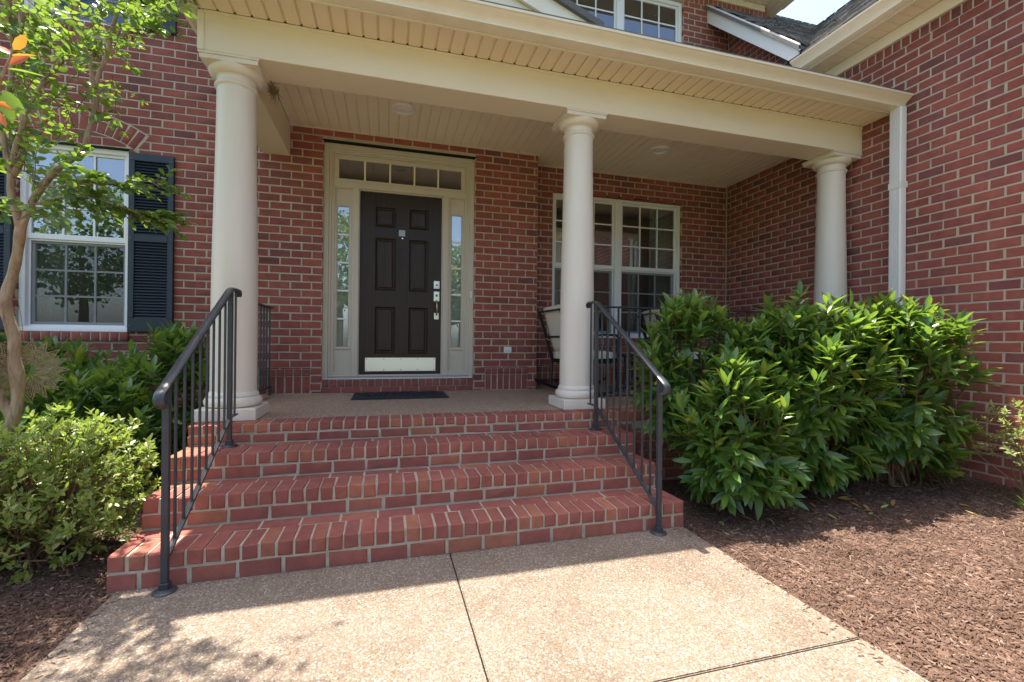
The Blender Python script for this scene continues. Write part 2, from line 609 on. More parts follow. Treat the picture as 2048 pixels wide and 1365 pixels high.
def mesh_of(name, mb, mat, origin=Vector((0, 0, 0)), bevel=0.0, smooth=False, seg=1):
    me = bpy.data.meshes.new(name)
    o = origin
    me.from_pydata([(v[0]-o.x, v[1]-o.y, v[2]-o.z) for v in mb.v], [], mb.f)
    bm = bmesh.new()
    bm.from_mesh(me)
    bmesh.ops.recalc_face_normals(bm, faces=bm.faces)
    if bevel:
        ed = [e for e in bm.edges if len(e.link_faces) == 2 and e.calc_face_angle(0) > 0.6]
        bmesh.ops.bevel(bm, geom=ed, offset=bevel, segments=seg, affect='EDGES', clamp_overlap=True)
    bm.to_mesh(me)
    bm.free()
    me.materials.append(MATS[mat])
    if smooth:
        me.shade_smooth()
        if hasattr(me, 'set_sharp_from_angle'):
            me.set_sharp_from_angle(angle=math.radians(42))
    return me


def part(name, mb, mat, parent=None, bevel=0.0, smooth=False, kind=None, label=None, seg=1):
    """one mesh object; coordinates of mb are world coordinates"""
    og = org(parent)
    ob = bpy.data.objects.new(name, mesh_of(name, mb, mat, og, bevel, smooth, seg))
    COL.objects.link(ob)
    if parent is not None:
        ob.parent = parent
    ORG[ob.name] = og
    if kind:
        ob['kind'] = kind
    if label:
        ob['label'] = label
    return ob


def thing(name, loc, label, cat, group=None):
    o = bpy.data.objects.new(name, None)
    o.empty_display_size = 0.2
    COL.objects.link(o)
    o.location = loc
    ORG[o.name] = Vector(loc)
    tag(o, label, cat, group)
    return o


def tag(o, label, cat, group=None):
    o['label'] = label
    o['category'] = cat
    if group:
        o['group'] = group
    return o


def struct(name, mb, mat, **kw):
    o = part(name, mb, mat, **kw)
    o['kind'] = 'structure'
    return o


def inst(name, me, parent, M):
    """an object on shared mesh data, at world matrix M"""
    o = bpy.data.objects.new(name, me)
    COL.objects.link(o)
    o.parent = parent
    L = M.copy()
    L.translation = M.translation - org(parent)
    o.matrix_basis = L
    return o


def np_mesh(name, V, F, mat, smooth=False):
    """mesh from numpy arrays; F is (n, 3) or (n, 4)"""
    me = bpy.data.meshes.new(name)
    k = F.shape[1]
    me.vertices.add(len(V))
    me.vertices.foreach_set('co', V.astype(np.float32).ravel())
    me.loops.add(F.size)
    me.loops.foreach_set('vertex_index', F.astype(np.int32).ravel())
    me.polygons.add(len(F))
    me.polygons.foreach_set('loop_start', np.arange(0, F.size, k, dtype=np.int32))
    me.polygons.foreach_set('loop_total', np.full(len(F), k, dtype=np.int32))
    if smooth:
        me.polygons.foreach_set('use_smooth', np.ones(len(F), dtype=bool))
    me.update(calc_edges=True)
    me.materials.append(MATS[mat])
    return me


def scatter_mesh(name, TV, TF, Ms, mat, parent=None, kind='stuff', smooth=False):
    """many copies of a template (TV verts, TF faces) joined into one mesh. Ms: list of 4x4 world matrices"""
    A = np.array([[list(r) for r in M] for M in Ms])
    R, T = A[:, :3, :3], A[:, :3, 3] - np.array(org(parent))
    V = np.einsum('nij,kj->nki', R, TV) + T[:, None, :]
    n, k = len(Ms), len(TV)
    F = (TF[None] + (np.arange(n)*k)[:, None, None]).reshape(-1, TF.shape[1])
    o = bpy.data.objects.new(name, np_mesh(name, V.reshape(-1, 3), F, mat, smooth))
    COL.objects.link(o)
    if parent is not None:
        o.parent = parent
    ORG[o.name] = org(parent)
    if kind:
        o['kind'] = kind
    return o


# ------------------------------------------------------------------ bricks
BRK = {}


def brick_mesh(L, D, H, mat, var=0, cham=0.004):
    """a brick with its face towards -y of its own axes, centred on x and z, face at y = 0; a little uneven"""
    key = (round(L/0.004), round(D/0.004), round(H/0.004), mat, var)
    if key in BRK:
        return BRK[key]
    r = random.Random(hash(key[:3]) + var*31)
    old = 2.2 if mat == 'step_brick' else 1.0
    c = min(cham*(1.5 if old > 1 else 1), H*0.2, L*0.2)
    j = lambda a: r.uniform(-a, a)*old
    vs = []
    for sx, sz in ((-1, -1), (1, -1), (1, 1), (-1, 1)):
        vs.append((sx*L/2, D, sz*H/2))
    for sx, sz in ((-1, -1), (1, -1), (1, 1), (-1, 1)):
        vs.append((sx*L/2 + j(0.0012), c*1.2, sz*H/2 + j(0.0012)))
    for sx, sz in ((-1, -1), (1, -1), (1, 1), (-1, 1)):
        vs.append((sx*(L/2-c) + j(0.0016), j(0.001), sz*(H/2-c) + j(0.0016)))
    fs = [(0, 3, 2, 1)]
    for k in range(4):
        k2 = (k+1) % 4
        fs.append((k, k2, k2+4, k+4))
        fs.append((k+4, k2+4, k2+8, k+8))
    fs.append((8, 9, 10, 11))
    me = bpy.data.meshes.new('brick')
    me.from_pydata(vs, [], fs)
    me.materials.append(MATS[mat])
    BRK[key] = me
    return me


def lay_bricks(wall, pieces, mat, nmax=300):
    """pieces: (world matrix of the face centre, L, D, H). The nmax that show largest become objects, the rest one mesh"""
    sc = []
    for i, (M, L, D, H) in enumerate(pieces):
        sc.append((-show_size(M.translation, L*H), i))
    sc.sort()
    pick = [i for s, i in sc[:nmax] if s < 0]
    ps = set(pick)
    for i in pick:
        M, L, D, H = pieces[i]
        inst('brick', brick_mesh(L, D, H, mat, random.randrange(7)), wall, M)
    rest = [p for i, p in enumerate(pieces) if i not in ps]
    if rest:
        V, F, b = [], [], 0
        og = org(wall)
        for M, L, D, H in rest:
            me = brick_mesh(L, D, H, mat, random.randrange(4))
            for v in me.vertices:
                V.append(M @ v.co - og)
            for p in me.polygons:
                F.append([b+k for k in p.vertices])
            b += len(me.vertices)
        V = np.array([tuple(v) for v in V])
        o = bpy.data.objects.new('brickwork', np_mesh('brickwork', V, np.array(F), mat))
        COL.objects.link(o)
        o.parent = wall
        ORG[o.name] = og
        o['kind'] = 'stuff'


CO = 0.0813           # course height
BL = 0.2032           # brick length with its joint
JT = 0.0128           # joint


def face_matrix(O, rz, u, z, proud=0.0):
    """matrix of a brick face centre on a wall: u along the wall, z up; rz turns the wall about z"""
    R = Matrix.Rotation(rz, 4, 'Z')
    p = R @ Vector((u, -proud, 0)) + Vector(O) + Vector((0, 0, z))
    return Matrix.Translation(p) @ R


def run_bond(O, rz, u0, u1, z0, z1, holes=(), phase=0.0, zbase=None, keep=None, D=0.05, jitter=True):
    """running bond over a rectangle of wall, cut at holes (ua, ub, za, zb)"""
    out = []
    zb = z0 if zbase is None else zbase
    k0 = math.floor((z0-zb)/CO + 1e-6)
    k1 = math.ceil((z1-zb)/CO - 1e-6)
    for k in range(k0, k1):
        za, zt = zb + k*CO, zb + (k+1)*CO - JT
        a, b = max(za, z0), min(zt, z1)
        if b - a < 0.012:
            continue
        segs = [(u0, u1)]
        for ha, hb, hz0, hz1 in holes:
            ov = min(b, hz1) - max(a, hz0)
            if ov < 0.3*(b-a):
                continue
            ns = []
            for s, e in segs:
                if hb <= s or ha >= e:
                    ns.append((s, e))
                else:
                    if ha > s:
                        ns.append((s, ha))
                    if hb < e:
                        ns.append((hb, e))
            segs = ns
        off = phase + (BL/2 if k % 2 else 0.0)
        for s, e in segs:
            i0 = math.floor((s-off)/BL) - 1
            i1 = math.ceil((e-off)/BL) + 1
            for i in range(i0, i1):
                ba, bb = off + i*BL, off + (i+1)*BL - JT
                if jitter:
                    w = random.uniform(-0.003, 0.003)
                    ba, bb = ba + w, bb + w + random.uniform(-0.002, 0.002)
                ba, bb = max(ba, s), min(bb, e)
                if bb - ba < 0.018:
                    continue
                pcs = [(ba, bb)]
                if keep:
                    pcs, st, q = [], None, 5
                    stp = (bb-ba)/q
                    for t in range(q):
                        ok = keep(ba + (t+.5)*stp, (a+b)/2)
                        if ok and st is None:
                            st = ba + t*stp
                        if not ok and st is not None:
                            pcs.append((st, ba + t*stp))
                            st = None
                    if st is not None:
                        pcs.append((st, bb))
                for pa, pb in pcs:
                    if pb - pa > 0.016:
                        out.append((face_matrix(O, rz, (pa+pb)/2, (a+b)/2 + (random.uniform(-.001, .001) if jitter else 0), random.uniform(-.0012, .0012)), pb-pa, D, b-a))
    return out


def mortar_wall(name, O, rz, u0, u1, z0, z1, holes, parent, mat='mortar', back=0.0042, thick=0.16, label=None):
    us = sorted({u0, u1, *[h for q in holes for h in q[:2] if u0 < h < u1]})
    zs = sorted({z0, z1, *[h for q in holes for h in q[2:] if z0 < h < z1]})
    mb = MB()
    R = Matrix.Rotation(rz, 4, 'Z')
    for i in range(len(us)-1):
        for j in range(len(zs)-1):
            cu, cz = (us[i]+us[i+1])/2, (zs[j]+zs[j+1])/2
            if any(h[0] < cu < h[1] and h[2] < cz < h[3] for h in holes):
                continue
            t = MB().box(us[i], us[i+1], back, back+thick, zs[j], zs[j+1])
            mb.add([R @ Vector(v) + Vector(O) for v in t.v], t.f)
    return part(name, mb, mat, parent, label=label)


# ------------------------------------------------------------------ levels and planes (metres)
FZ = 0.597            # porch floor
CEIL = 3.375          # porch ceiling
YE = 5.12             # wall round the door
YW = 5.40             # window walls
XG = 4.65             # wall of the garage wing
STEP_Y = (2.478, 2.788, 3.070, 3.345)
STEP_Z = (0.155, 0.315, 0.468, 0.597)
SX0, SX1 = -1.22, 1.83
COLX = (-1.052, 1.605, 4.475)
COLY = 3.67

# ================================================================== the setting
gm = MB()
gm.add([(-300, -300, -0.09), (300, -300, -0.09), (300, 300, -0.09), (-300, 300, -0.09)], [(0, 1, 2, 3)])
struct('ground', gm, 'soil')
lw = MB()
lw.box(-60, 60, -60, -2.2, -0.085, -0.02)
lw.box(-60, -4.6, -2.2, 5.2, -0.085, -0.02)
struct('lawn', lw, 'lawn')

# walkway: four slabs with open joints, on a dark bed
WX0, WX1, WJX, WJY = -1.18, 1.815, 0.345, 1.355
wb_ = MB().box(WX0+0.02, WX1-0.02, -6.0, 2.52, -0.085, -0.0045)
walk = struct('walkway', wb_, 'joint_dirt')
ys = [2.475, WJY, -0.14, -1.64, -3.14, -4.64, -6.0]
for j in range(len(ys)-1):
    for xa, xb in ((WX0, WJX-0.0035), (WJX+0.0035, WX1)):
        m = MB().box(xa, xb, ys[j+1]+(0.0035 if j < len(ys)-2 else 0), ys[j]-(0.0035 if j else 0), -0.085, 0.0)
        part('slab', m, 'aggregate_walk', walk, bevel=0.004, seg=2)


def smooth01(t):
    t = max(0.0, min(1.0, t))
    return t*t*(3-2*t)


def bed_z(x, y):
    """height of the mulch beds"""
    n = mnoise.noise(Vector((x*2.3, y*2.3, 0.3)))*0.022 + mnoise.noise(Vector((x*7, y*7, 4.1)))*0.010
    if x > 0.3:
        e = smooth01((x-WX1)/0.35)
        return -0.022 + 0.018*e + 0.075*smooth01((x-2.1)/2.4) + n*(0.3+0.7*e)
    e = smooth01((WX0-x)/0.3)
    return -0.022 + 0.03*e + 0.03*smooth01((WX0-x)/1.2) + n*(0.3+0.7*e)


def bed(name, x0, x1, y0, y1, st=0.05):
    nx, ny = int((x1-x0)/st)+1, int((y1-y0)/st)+1
    V, F = [], []
    for j in range(ny):
        for i in range(nx):
            x, y = x0+(x1-x0)*i/(nx-1), y0+(y1-y0)*j/(ny-1)
            V.append((x, y, bed_z(x, y)))
    for j in range(ny-1):
        for i in range(nx-1):
            a = j*nx+i
            F.append((a, a+1, a+nx+1, a+nx))
    mb = MB()
    mb.v, mb.f = V, F
    return struct(name, mb, 'mulch', smooth=True)


bed('mulch_bed_right', WX1+0.001, XG, -2.2, 3.345)
bed('mulch_bed_left', -4.6, WX0-0.001, -2.2, 5.40)

# chips of shredded bark on the beds
CHV = np.array([(-.5, -.5, 0), (.5, -.35, 0), (.5, .35, 0), (-.5, .5, 0), (-.42, -.3, 1), (.40, -.25, .8), (.42, .25, .7), (-.4, .35, .9)])
CHF = np.array([(4, 5, 6, 7), (0, 1, 5, 4), (1, 2, 6, 5), (2, 3, 7, 6), (3, 0, 4, 7)])


def chips(n, x0, x1, y0, y1, Ms, near):
    for _ in range(n):
        x, y = random.uniform(x0, x1), random.uniform(y0, y1)
        z = bed_z(x, y)
        if to_px((x, y, z)) is None:
            continue
        q = to_px((x, y, z))
        if not (-60 < q[0] < 2110 and 600 < q[1] < 1430):
            continue
        l = random.choice((0.010, 0.014, 0.018, 0.024, 0.032, 0.045)) * random.uniform(0.8, 1.3)
        w = random.uniform(0.0028, 0.008)
        h = random.uniform(0.0025, 0.006)
        M = (Matrix.Translation((x, y, z + random.uniform(-0.003, 0.009))) @ Matrix.Rotation(random.uniform(0, 6.28), 4, 'Z')
             @ Matrix.Rotation(random.gauss(0, 0.22), 4, 'Y') @ Matrix.Rotation(random.gauss(0, 0.3), 4, 'X') @ Matrix.Diagonal((l, w, h, 1)))
        Ms.append(M)


cm = []
chips(68000, WX1-0.01, XG-0.02, 0.55, 3.33, cm, True)
chips(27000, -2.6, WX0+0.015, 1.4, 4.2, cm, True)
chips(1500, WX1-0.05, WX1+0.03, 0.8, 2.45, cm, True)
for _ in range(150):                            # spilled on to the path
    e = abs(random.gauss(0, 0.05))
    x = WX1 - 0.01 - e if random.random() < 0.6 else WX0 + 0.01 + e
    y = random.uniform(1.0, 2.45)
    l = random.uniform(0.008, 0.028)
    cm.append(Matrix.Translation((x, y, 0.001)) @ Matrix.Rotation(random.uniform(0, 6.28), 4, 'Z') @ Matrix.Diagonal((l, random.uniform(.002, .005), .003, 1)))
sc = scatter_mesh('mulch_chips', CHV, CHF, cm, 'mulch')

# ================================================================== brick steps
steps = thing('brick_steps', (0.3, 2.9, 0), 'red brick entrance steps with four rows of upright brick nosings', 'steps')
core = MB()
ylast = STEP_Y[3] + 0.215
for k in range(4):
    z0 = 0 if k == 0 else STEP_Z[k-1]-0.02
    y1 = (STEP_Y[k+1] + 0.05) if k < 3 else ylast
    xr = SX1 if k < 3 else XG
    core.box(SX0+0.005+0.001*k, xr-0.005, STEP_Y[k]+0.004, y1, z0-(0.08 if k == 0 else 0), STEP_Z[k]-0.0045)
part('mortar_bed', core, 'step_mortar', steps)
sp = []
RP = 0.0776
for k in range(4):
    zb, zt = (0.0 if k == 0 else STEP_Z[k-1]), STEP_Z[k]
    y0 = STEP_Y[k]
    rise = zt - zb
    zs = zb + 0.006 + (rise-0.006)*0.44       # top of the stretcher course
    x1 = SX1 if k < 3 else SX1
    zo = -0.012 if k == 0 else 0.004
    # stretcher course in the riser
    off = (0.07, 0.0, 0.11, 0.03)[k]
    x = SX0 - off
    while x < x1:
        a, b = max(x, SX0), min(x + BL - JT, x1)
        if b - a > 0.03:
            sp.append((Matrix.Translation(((a+b)/2, y0 + random.uniform(-.001, .001), (zb + zo + zs)/2)), b-a, 0.09, zs-zb-zo))
        x += BL
    # rowlock nosing, one brick deep, a little uneven
    h = zt - zs - 0.011
    x = SX0
    n = round((x1-SX0)/RP)
    w = (x1-SX0)/n
    for i in range(n):
        cx = SX0 + w*(i+.5)
        M = Matrix.Translation((cx, y0 - 0.004 + random.uniform(-.0035, .0035), zs + 0.011 + h/2 + random.uniform(-.0025, .0025))) @ Matrix.Rotation(random.gauss(0, .008), 4, 'Z')
        sp.append((M, w - 0.0120, 0.188, h))
    # flat stretchers behind the nosing, on the tread
    if k < 3:
        ya, yb = y0 + 0.193, STEP_Y[k+1] - 0.006
        x = SX0 - (0.03, 0.12, 0.08)[k]
        while x < x1:
            a, b = max(x, SX0), min(x + BL - JT, x1)
            if b - a > 0.03:
                sp.append((Matrix.Translation(((a+b)/2, ya, zt - 0.03 - random.uniform(0.000, .002))), b-a, yb-ya, 0.058))
            x += BL
lay_bricks(steps, sp, 'step_brick', 300)

# porch foundation right of the steps, with its own rowlock coping
found = thing('porch_foundation', (3.2, 3.4, 0), 'low brick porch foundation with rowlock coping, partly hidden behind shrubs', 'wall')
fm = MB().box(SX1+0.002, XG-0.002, STEP_Y[3]+0.012, STEP_Y[3]+0.2, -0.08, FZ-0.075)
part('mortar_bed', fm, 'mortar', found)
fp = run_bond((0, STEP_Y[3]+0.004, 0), 0, SX1+0.004, XG-0.004, 0.02, 0.50, phase=0.05)
n = round((XG-SX1)/RP)
for i in range(n):
    w = (XG-SX1-0.006)/n
    fp.append((Matrix.Translation((SX1+0.003+w*(i+.5), STEP_Y[3]-0.004, 0.553)), w-0.010, 0.188, 0.083))
lay_bricks(found, fp, 'step_brick', 200)

# ================================================================== porch floor
porch = thing('front_porch', (1.6, 4.2, FZ), 'cream painted front porch with round columns, beam and panelled ceiling', 'porch')
pf = MB().box(SX0+0.004, XG-0.004, STEP_Y[3]+0.192, YW-0.01, FZ-0.3, FZ-0.002)
part('floor', pf, 'aggregate_porch', porch)

# ------------------------------------------------------------------ columns


def column(cx):
    z0 = FZ
    zt = 3.10
    sh = MB()
    prof = []
    zb, ze = z0+0.178, 3.0
    for i in range(25):
        t = i/24
        r = 0.1465 - 0.0225*smooth01((t-0.22)/0.78) if t > 0.22 else 0.1465
        prof.append((r, zb + (ze-zb)*t))
    sh.lathe(prof, cx, COLY, 48)
    c = part('column', sh, 'column_paint', porch, smooth=True)
    pl = MB().box(cx-0.188, cx+0.188, COLY-0.188, COLY+0.188, z0, z0+0.082)
    part('plinth', pl, 'column_paint', c, bevel=0.004)
    to = MB()
    pr = []
    for i in range(11):
        a = -math.pi/2 + math.pi*i/10
        pr.append((0.148 + 0.035*math.cos(a), z0+0.1195 + 0.0375*math.sin(a)))
    pr += [(0.160, z0+0.158), (0.160, z0+0.171), (0.1545, z0+0.180), (0.1470, z0+0.190)]
    to.lathe(pr, cx, COLY, 48)
    part('base_moulding', to, 'column_paint', c, smooth=True)
    ca = MB()
    pr = [(0.122, 2.925), (0.127, 2.930), (0.136, 2.936), (0.139, 2.944), (0.136, 2.952), (0.126, 2.958), (0.1225, 2.965), (0.1225, 2.992), (0.128, 2.998)]
    for i in range(9):
        a = math.pi/2*i/8
        pr.append((0.130 + 0.046*math.sin(a), 3.002 + 0.052*(1-math.cos(a))))
    ca.lathe(pr, cx, COLY, 48)
    part('capital', ca, 'column_paint', c, smooth=True)
    ab = MB()
    ab.box(cx-0.178, cx+0.178, COLY-0.176, COLY+0.176, 3.053, 3.084)
    ab.box(cx-0.186, cx+0.186, COLY-0.184, COLY+0.184, 3.084, 3.0985)
    part('abacus', ab, 'column_paint', c, bevel=0.002)


for cx in COLX:
    column(min(cx, XG-0.19))

# ------------------------------------------------------------------ beam, ceiling, soffit, gutter
BX0 = -1.235
bm_ = MB().box(BX0, XG-0.004, 3.49, 3.775, 3.10, 3.372)
part('beam', bm_, 'cream_paint', porch, bevel=0.004)
bt = MB().box(BX0-0.004, BX0+0.035, 3.484, 3.52, 3.101, 3.366)
bt.box(BX0+0.035, XG-0.006, 3.482, 3.489, 3.352, 3.3715)
part('beam_trim', bt, 'cream_paint', porch, bevel=0.002)
rb = MB().box(BX0, -0.975, 3.777, YE+0.03, 3.06, 3.372)
rb.box(BX0, -0.985, YE+0.03, YW, 3.06, 3.372)
part('side_beam', rb, 'cream_paint', porch, bevel=0.003)
# ceiling planks, 0.1 m, running towards the house
x = -0.973
while x < XG-0.01:
    x1 = min(x+0.0975, XG-0.004)
    yb = YE-0.004 if x1 < 1.72 else YW-0.004
    m = MB().box(x+0.005, x1-0.005, 3.776, yb, CEIL, CEIL+0.014)
    part('ceiling_plank', m, 'ceiling_vinyl', porch, bevel=0.0035)
    x += 0.0975
cb = MB().box(-0.973, XG-0.004, 3.776, YW-0.002, CEIL+0.0105, CEIL+0.03)
part('ceiling_backing', cb, 'ceiling_vinyl', porch)
cl = MB()
cl.box(-0.974, 1.70, YE-0.022, YE-0.003, CEIL-0.008, CEIL-0.001)
cl.box(1.722, XG-0.02, YW-0.022, YW-0.003, CEIL-0.008, CEIL-0.001)
part('ceiling_trim', cl, 'cream_paint', porch)
# eave soffit panels
EX0 = -1.33
x = EX0+0.005
while x < XG-0.01:
    x1 = min(x+0.104, XG-0.004)
    m = MB().box(x+0.007, x1-0.007, 3.215, 3.4805, 3.370, 3.386)
    part('soffit_panel', m, 'soffit_vinyl', porch, bevel=0.004)
    x += 0.104
sb = MB().box(EX0, XG-0.004, 3.2, 3.48, 3.3835, 3.40)
sb.box(EX0, BX0-0.006, 3.48, 5.38, 3.376, 3.40)
part('soffit_backing', sb, 'soffit_vinyl', porch)
fa = MB().box(EX0, XG-0.004, 3.192, 3.214, 3.364, 3.47)
fa.box(EX0-0.02, EX0, 3.192, 5.38, 3.364, 3.49)
part('fascia', fa, 'gutter_paint', porch, bevel=0.002)
gp = [(3.188, 3.372), (3.102, 3.372), (3.092, 3.376), (3.090, 3.388), (3.097, 3.392), (3.088, 3.408), (3.070, 3.424), (3.052, 3.436), (3.040, 3.446), (3.034, 3.452), (3.026, 3.454),
      (3.024, 3.470), (3.034, 3.474), (3.044, 3.468), (3.044, 3.455), (3.10, 3.40), (3.106, 3.378), (3.184, 3.378), (3.184, 3.47), (3.188, 3.47)]
g = MB().prism(gp, 'x', EX0-0.02, XG-0.01)
gep = [(3.188, 3.372), (3.102, 3.372), (3.092, 3.376), (3.090, 3.388), (3.097, 3.392), (3.088, 3.408), (3.070, 3.424), (3.052, 3.436), (3.040, 3.446), (3.034, 3.452), (3.026, 3.454), (3.024, 3.470), (3.188, 3.470)]
gt = part('gutter', g, 'gutter_paint', porch, smooth=True)
part('gutter_end', MB().prism(gep, 'x', XG-0.0098, XG-0.006), 'gutter_paint', gt)
# downspout: ribbed pipe with a coupling
dx0, dx1, dy0, dy1 = 4.562, 4.642, 3.072, 3.178
pts = []
nr = 5
for i in range(nr):
    w = (dy1-dy0-0.02)/nr
    a = dy0 + 0.01 + w*i
    pts += [(dx0, a+0.001), (dx0, a+w*0.62), (dx0+0.007, a+w*0.70), (dx0+0.007, a+w*0.94)]
pr = [(dx0+0.008, dy0), *pts, (dx0+0.008, dy1), (dx1-0.008, dy1), (dx1, dy1-0.008), (dx1, dy0+0.008)]
for i in range(4):
    w = (dx1-dx0-0.03)/4
    b = dx1-0.012-w*i
    pr += [(b, dy0), (b-w*0.62, dy0), (b-w*0.70, dy0+0.003), (b-w*0.94, dy0+0.003)]
ds = part('downspout', MB().prism(pr, 'z', 0.12, 3.371), 'downspout_paint', porch)
cp = MB()
for z in (2.62, 1.20):
    cp.box(dx0-0.003, dx1+0.004, dy0-0.003, dy1+0.003, z, z+0.062)
part('coupling', cp, 'downspout_paint', ds, bevel=0.002)
# recessed ceiling lights
for lx, ly in ((0.135, 4.45), (3.0, 4.55)):
    pr = [(0.108, CEIL+0.004), (0.108, CEIL-0.012), (0.100, CEIL-0.020), (0.083, CEIL-0.016), (0.080, CEIL-0.002), (0.074, CEIL+0.004)]
    l = part('recessed_light', MB().lathe(pr, lx, ly, 36), 'white_vinyl', porch, smooth=True)
    part('lens', MB().lathe([(0.073, CEIL-0.004), (0.055, CEIL-0.012), (0.02, CEIL-0.016)], lx, ly, 30), 'lamp_lens', l, smooth=True)

# ------------------------------------------------------------------ porch roof and the little gable over the entry
pr_ = MB()
pr_.add([(EX0-0.03, 3.05, 3.478), (XG-0.01, 3.05, 3.478), (XG-0.01, YW, 4.42), (EX0-0.03, YW, 4.42),
         (EX0-0.03, 3.05, 3.50), (XG-0.01, 3.05, 3.50), (XG-0.01, YW, 4.445), (EX0-0.03, YW, 4.445)],
        [(0, 3, 2, 1), (4, 5, 6, 7), (0, 1, 5, 4), (1, 2, 6, 5), (2, 3, 7, 6), (3, 0, 4, 7)])
part('roof', pr_, 'roof_shingle', porch)


def gz(x):                                     # top of the gable's shingles
    return 3.855 - 0.385*(abs(x-0.155)-1.512)


gb = MB()
xe = 1.512+0.06
for s in (-1, 1):
    c = 0.155
    a, b = c, c + s*xe
    poly = [(a, gz(a)-0.055), (b, gz(b)-0.055), (b, gz(b)), (a, gz(a))]
    gb.prism(poly, 'y', 3.44, 5.30)
part('gable_roof', gb, 'roof_shingle', porch)
gf = MB()
for s in (-1, 1):
    c = 0.155
    a, b = c + s*0.001, c + s*(xe-0.03)
    gf.prism([(a, gz(a)-0.21), (b, gz(b)-0.21), (b, gz(b)-0.056), (a, gz(a)-0.056)], 'y', 3.475, 3.50)
part('gable_fascia', gf, 'gutter_paint', porch)
gw = MB().prism([(0.155-xe+0.1, 3.50), (0.155+xe-0.1, 3.50), (0.155+xe-0.1, gz(0.155+xe-0.1)-0.06), (0.155, gz(0.155)-0.06), (0.155-xe+0.1, gz(0.155-xe+0.1)-0.06)], 'y', 3.51, 3.56)
part('gable_panel', gw, 'cream_paint', porch)

# ================================================================== the house
house = thing('brick_house', (0.2, 5.4, 0), 'two-storey red brick house with garage wing, white windows and dark front door', 'house')
RZG = -math.pi/2

# --- wall round the front door, standing a little forward
DX0, DX1, DZ1 = -0.655, 0.965, 3.263
SB = 0.872                                     # top of the soldier band
zb1 = SB - 4*CO
eh = [(DX0, DX1, 0.0, DZ1)]
we = mortar_wall('entry_wall', (0, YE, 0), 0, -1.30, 1.722, FZ-0.05, 3.42, eh, house)
bands = [(-1.25, -0.762), (1.10, 1.612)]
hs = eh + [(a, b, 0.0, SB-0.004) for a, b in bands]
ep = run_bond((0, YE, 0), 0, -1.30, 1.72, FZ+0.003, 3.40, hs, phase=0.062, zbase=zb1)


def soldier_band(O, a, b):
    out = []
    n = round((b-a)/RP)
    w = (b-a)/n
    for i in range(n):
        c = a + w*(i+.5)
        out.append((face_matrix(O, 0, c, (FZ+0.006+0.772)/2, random.uniform(-.001, .001)), w-JT, 0.05, 0.772-FZ-0.006))
        out.append((face_matrix(O, 0, c, 0.8155, 0.010), w-JT, 0.06, 0.066))
    x = a
    while x < b-0.03:
        e = min(x+BL-JT, b)
        out.append((face_matrix(O, 0, (x+e)/2, 0.8605), e-x, 0.05, 0.014))
        x += BL
    return out


for a, b in bands:
    ep += soldier_band((0, YE, 0), a, b)
# brick sill under the door
n = round((DX1-DX0)/RP)
w = (DX1-DX0)/n
for i in range(n):
    ep.append((face_matrix((0, YE, 0), 0, DX0+w*(i+.5), 0.697, 0.012), w-JT, 0.10, 0.070))
x = DX0
while x < DX1-0.03:
    e = min(x+BL-JT, DX1)
    ep.append((face_matrix((0, YE, 0), 0, (x+e)/2, 0.627, 0.006), e-x, 0.08, 0.052))
    x += BL
part('sill_mortar', MB().box(DX0, DX1, YE+0.004, YE+0.11, FZ-0.01, 0.731), 'mortar', we)
lay_bricks(we, ep, 'wall_brick', 300)
part('lintel', MB().box(DX0-0.01, DX1+0.012, YE+0.001, YE+0.06, DZ1-0.002, DZ1+0.012), 'black_tar', we)

# --- window wall of the porch
V0, V1, VZ0, VZ1 = 2.02, 3.92, 1.222, 3.078
wh = [(V0, V1, VZ0, VZ1)]
ww = mortar_wall('porch_window_wall', (0, YW, 0), 0, 1.70, XG+0.1, FZ-0.05, 3.42, wh, house)
wp = run_bond((0, YW, 0), 0, 1.70, XG-0.012, SB, 3.40, [(V0, V1, VZ0-0.098, VZ1)], phase=0.04, zbase=zb1)
wp += soldier_band((0, YW, 0), 1.74, XG-0.012)


def rowlock_sill(O, a, b, ztop, h=0.088, proud=0.028):
    out = []
    n = round((b-a)/RP)
    w = (b-a)/n
    for i in range(n):
        out.append((face_matrix(O, 0, a+w*(i+.5), ztop-h/2, proud+random.uniform(-.002, .002)), w-JT, 0.12, h))
    return out


wp += rowlock_sill((0, YW, 0), V0, V1, VZ0-0.006)
lay_bricks(ww, wp, 'wall_brick', 300)
part('sill_mortar', MB().box(V0, V1, YW-0.020, YW+0.1, VZ0-0.092, VZ0-0.012), 'mortar', ww)
part('lintel', MB().box(V0-0.01, V1+0.035, YW+0.001, YW+0.06, VZ1-0.002, VZ1+0.011), 'black_tar', ww)

# --- left wall with the arched window
L0, L1, LZ0, LZ1 = -3.40, -2.50, 1.222, 3.045
U0, U1, UZ0, UZ1 = -3.40, -2.50, 4.25, 5.93
ACX, ACZ, AR0, AR1 = -2.955, 2.325, 0.877, 1.066
lh = [(L0, L1, LZ0, LZ1), (U0, U1, UZ0, UZ1)]
wlft = mortar_wall('left_wall', (0, YW, 0), 0, -7.0, -1.28, -0.08, 6.05, lh, house)


def clip_poly(poly, n, d):
    """keep the side of the polygon where p.n <= d"""
    out = []
    for i in range(len(poly)):
        p, q = poly[i], poly[(i+1) % len(poly)]
        a_, b_ = p[0]*n[0]+p[1]*n[1]-d, q[0]*n[0]+q[1]*n[1]-d
        if a_ <= 0:
            out.append(p)
        if (a_ < 0 < b_) or (b_ < 0 < a_):
            t = a_/(a_-b_)
            out.append((p[0]+(q[0]-p[0])*t, p[1]+(q[1]-p[1])*t))
    return out


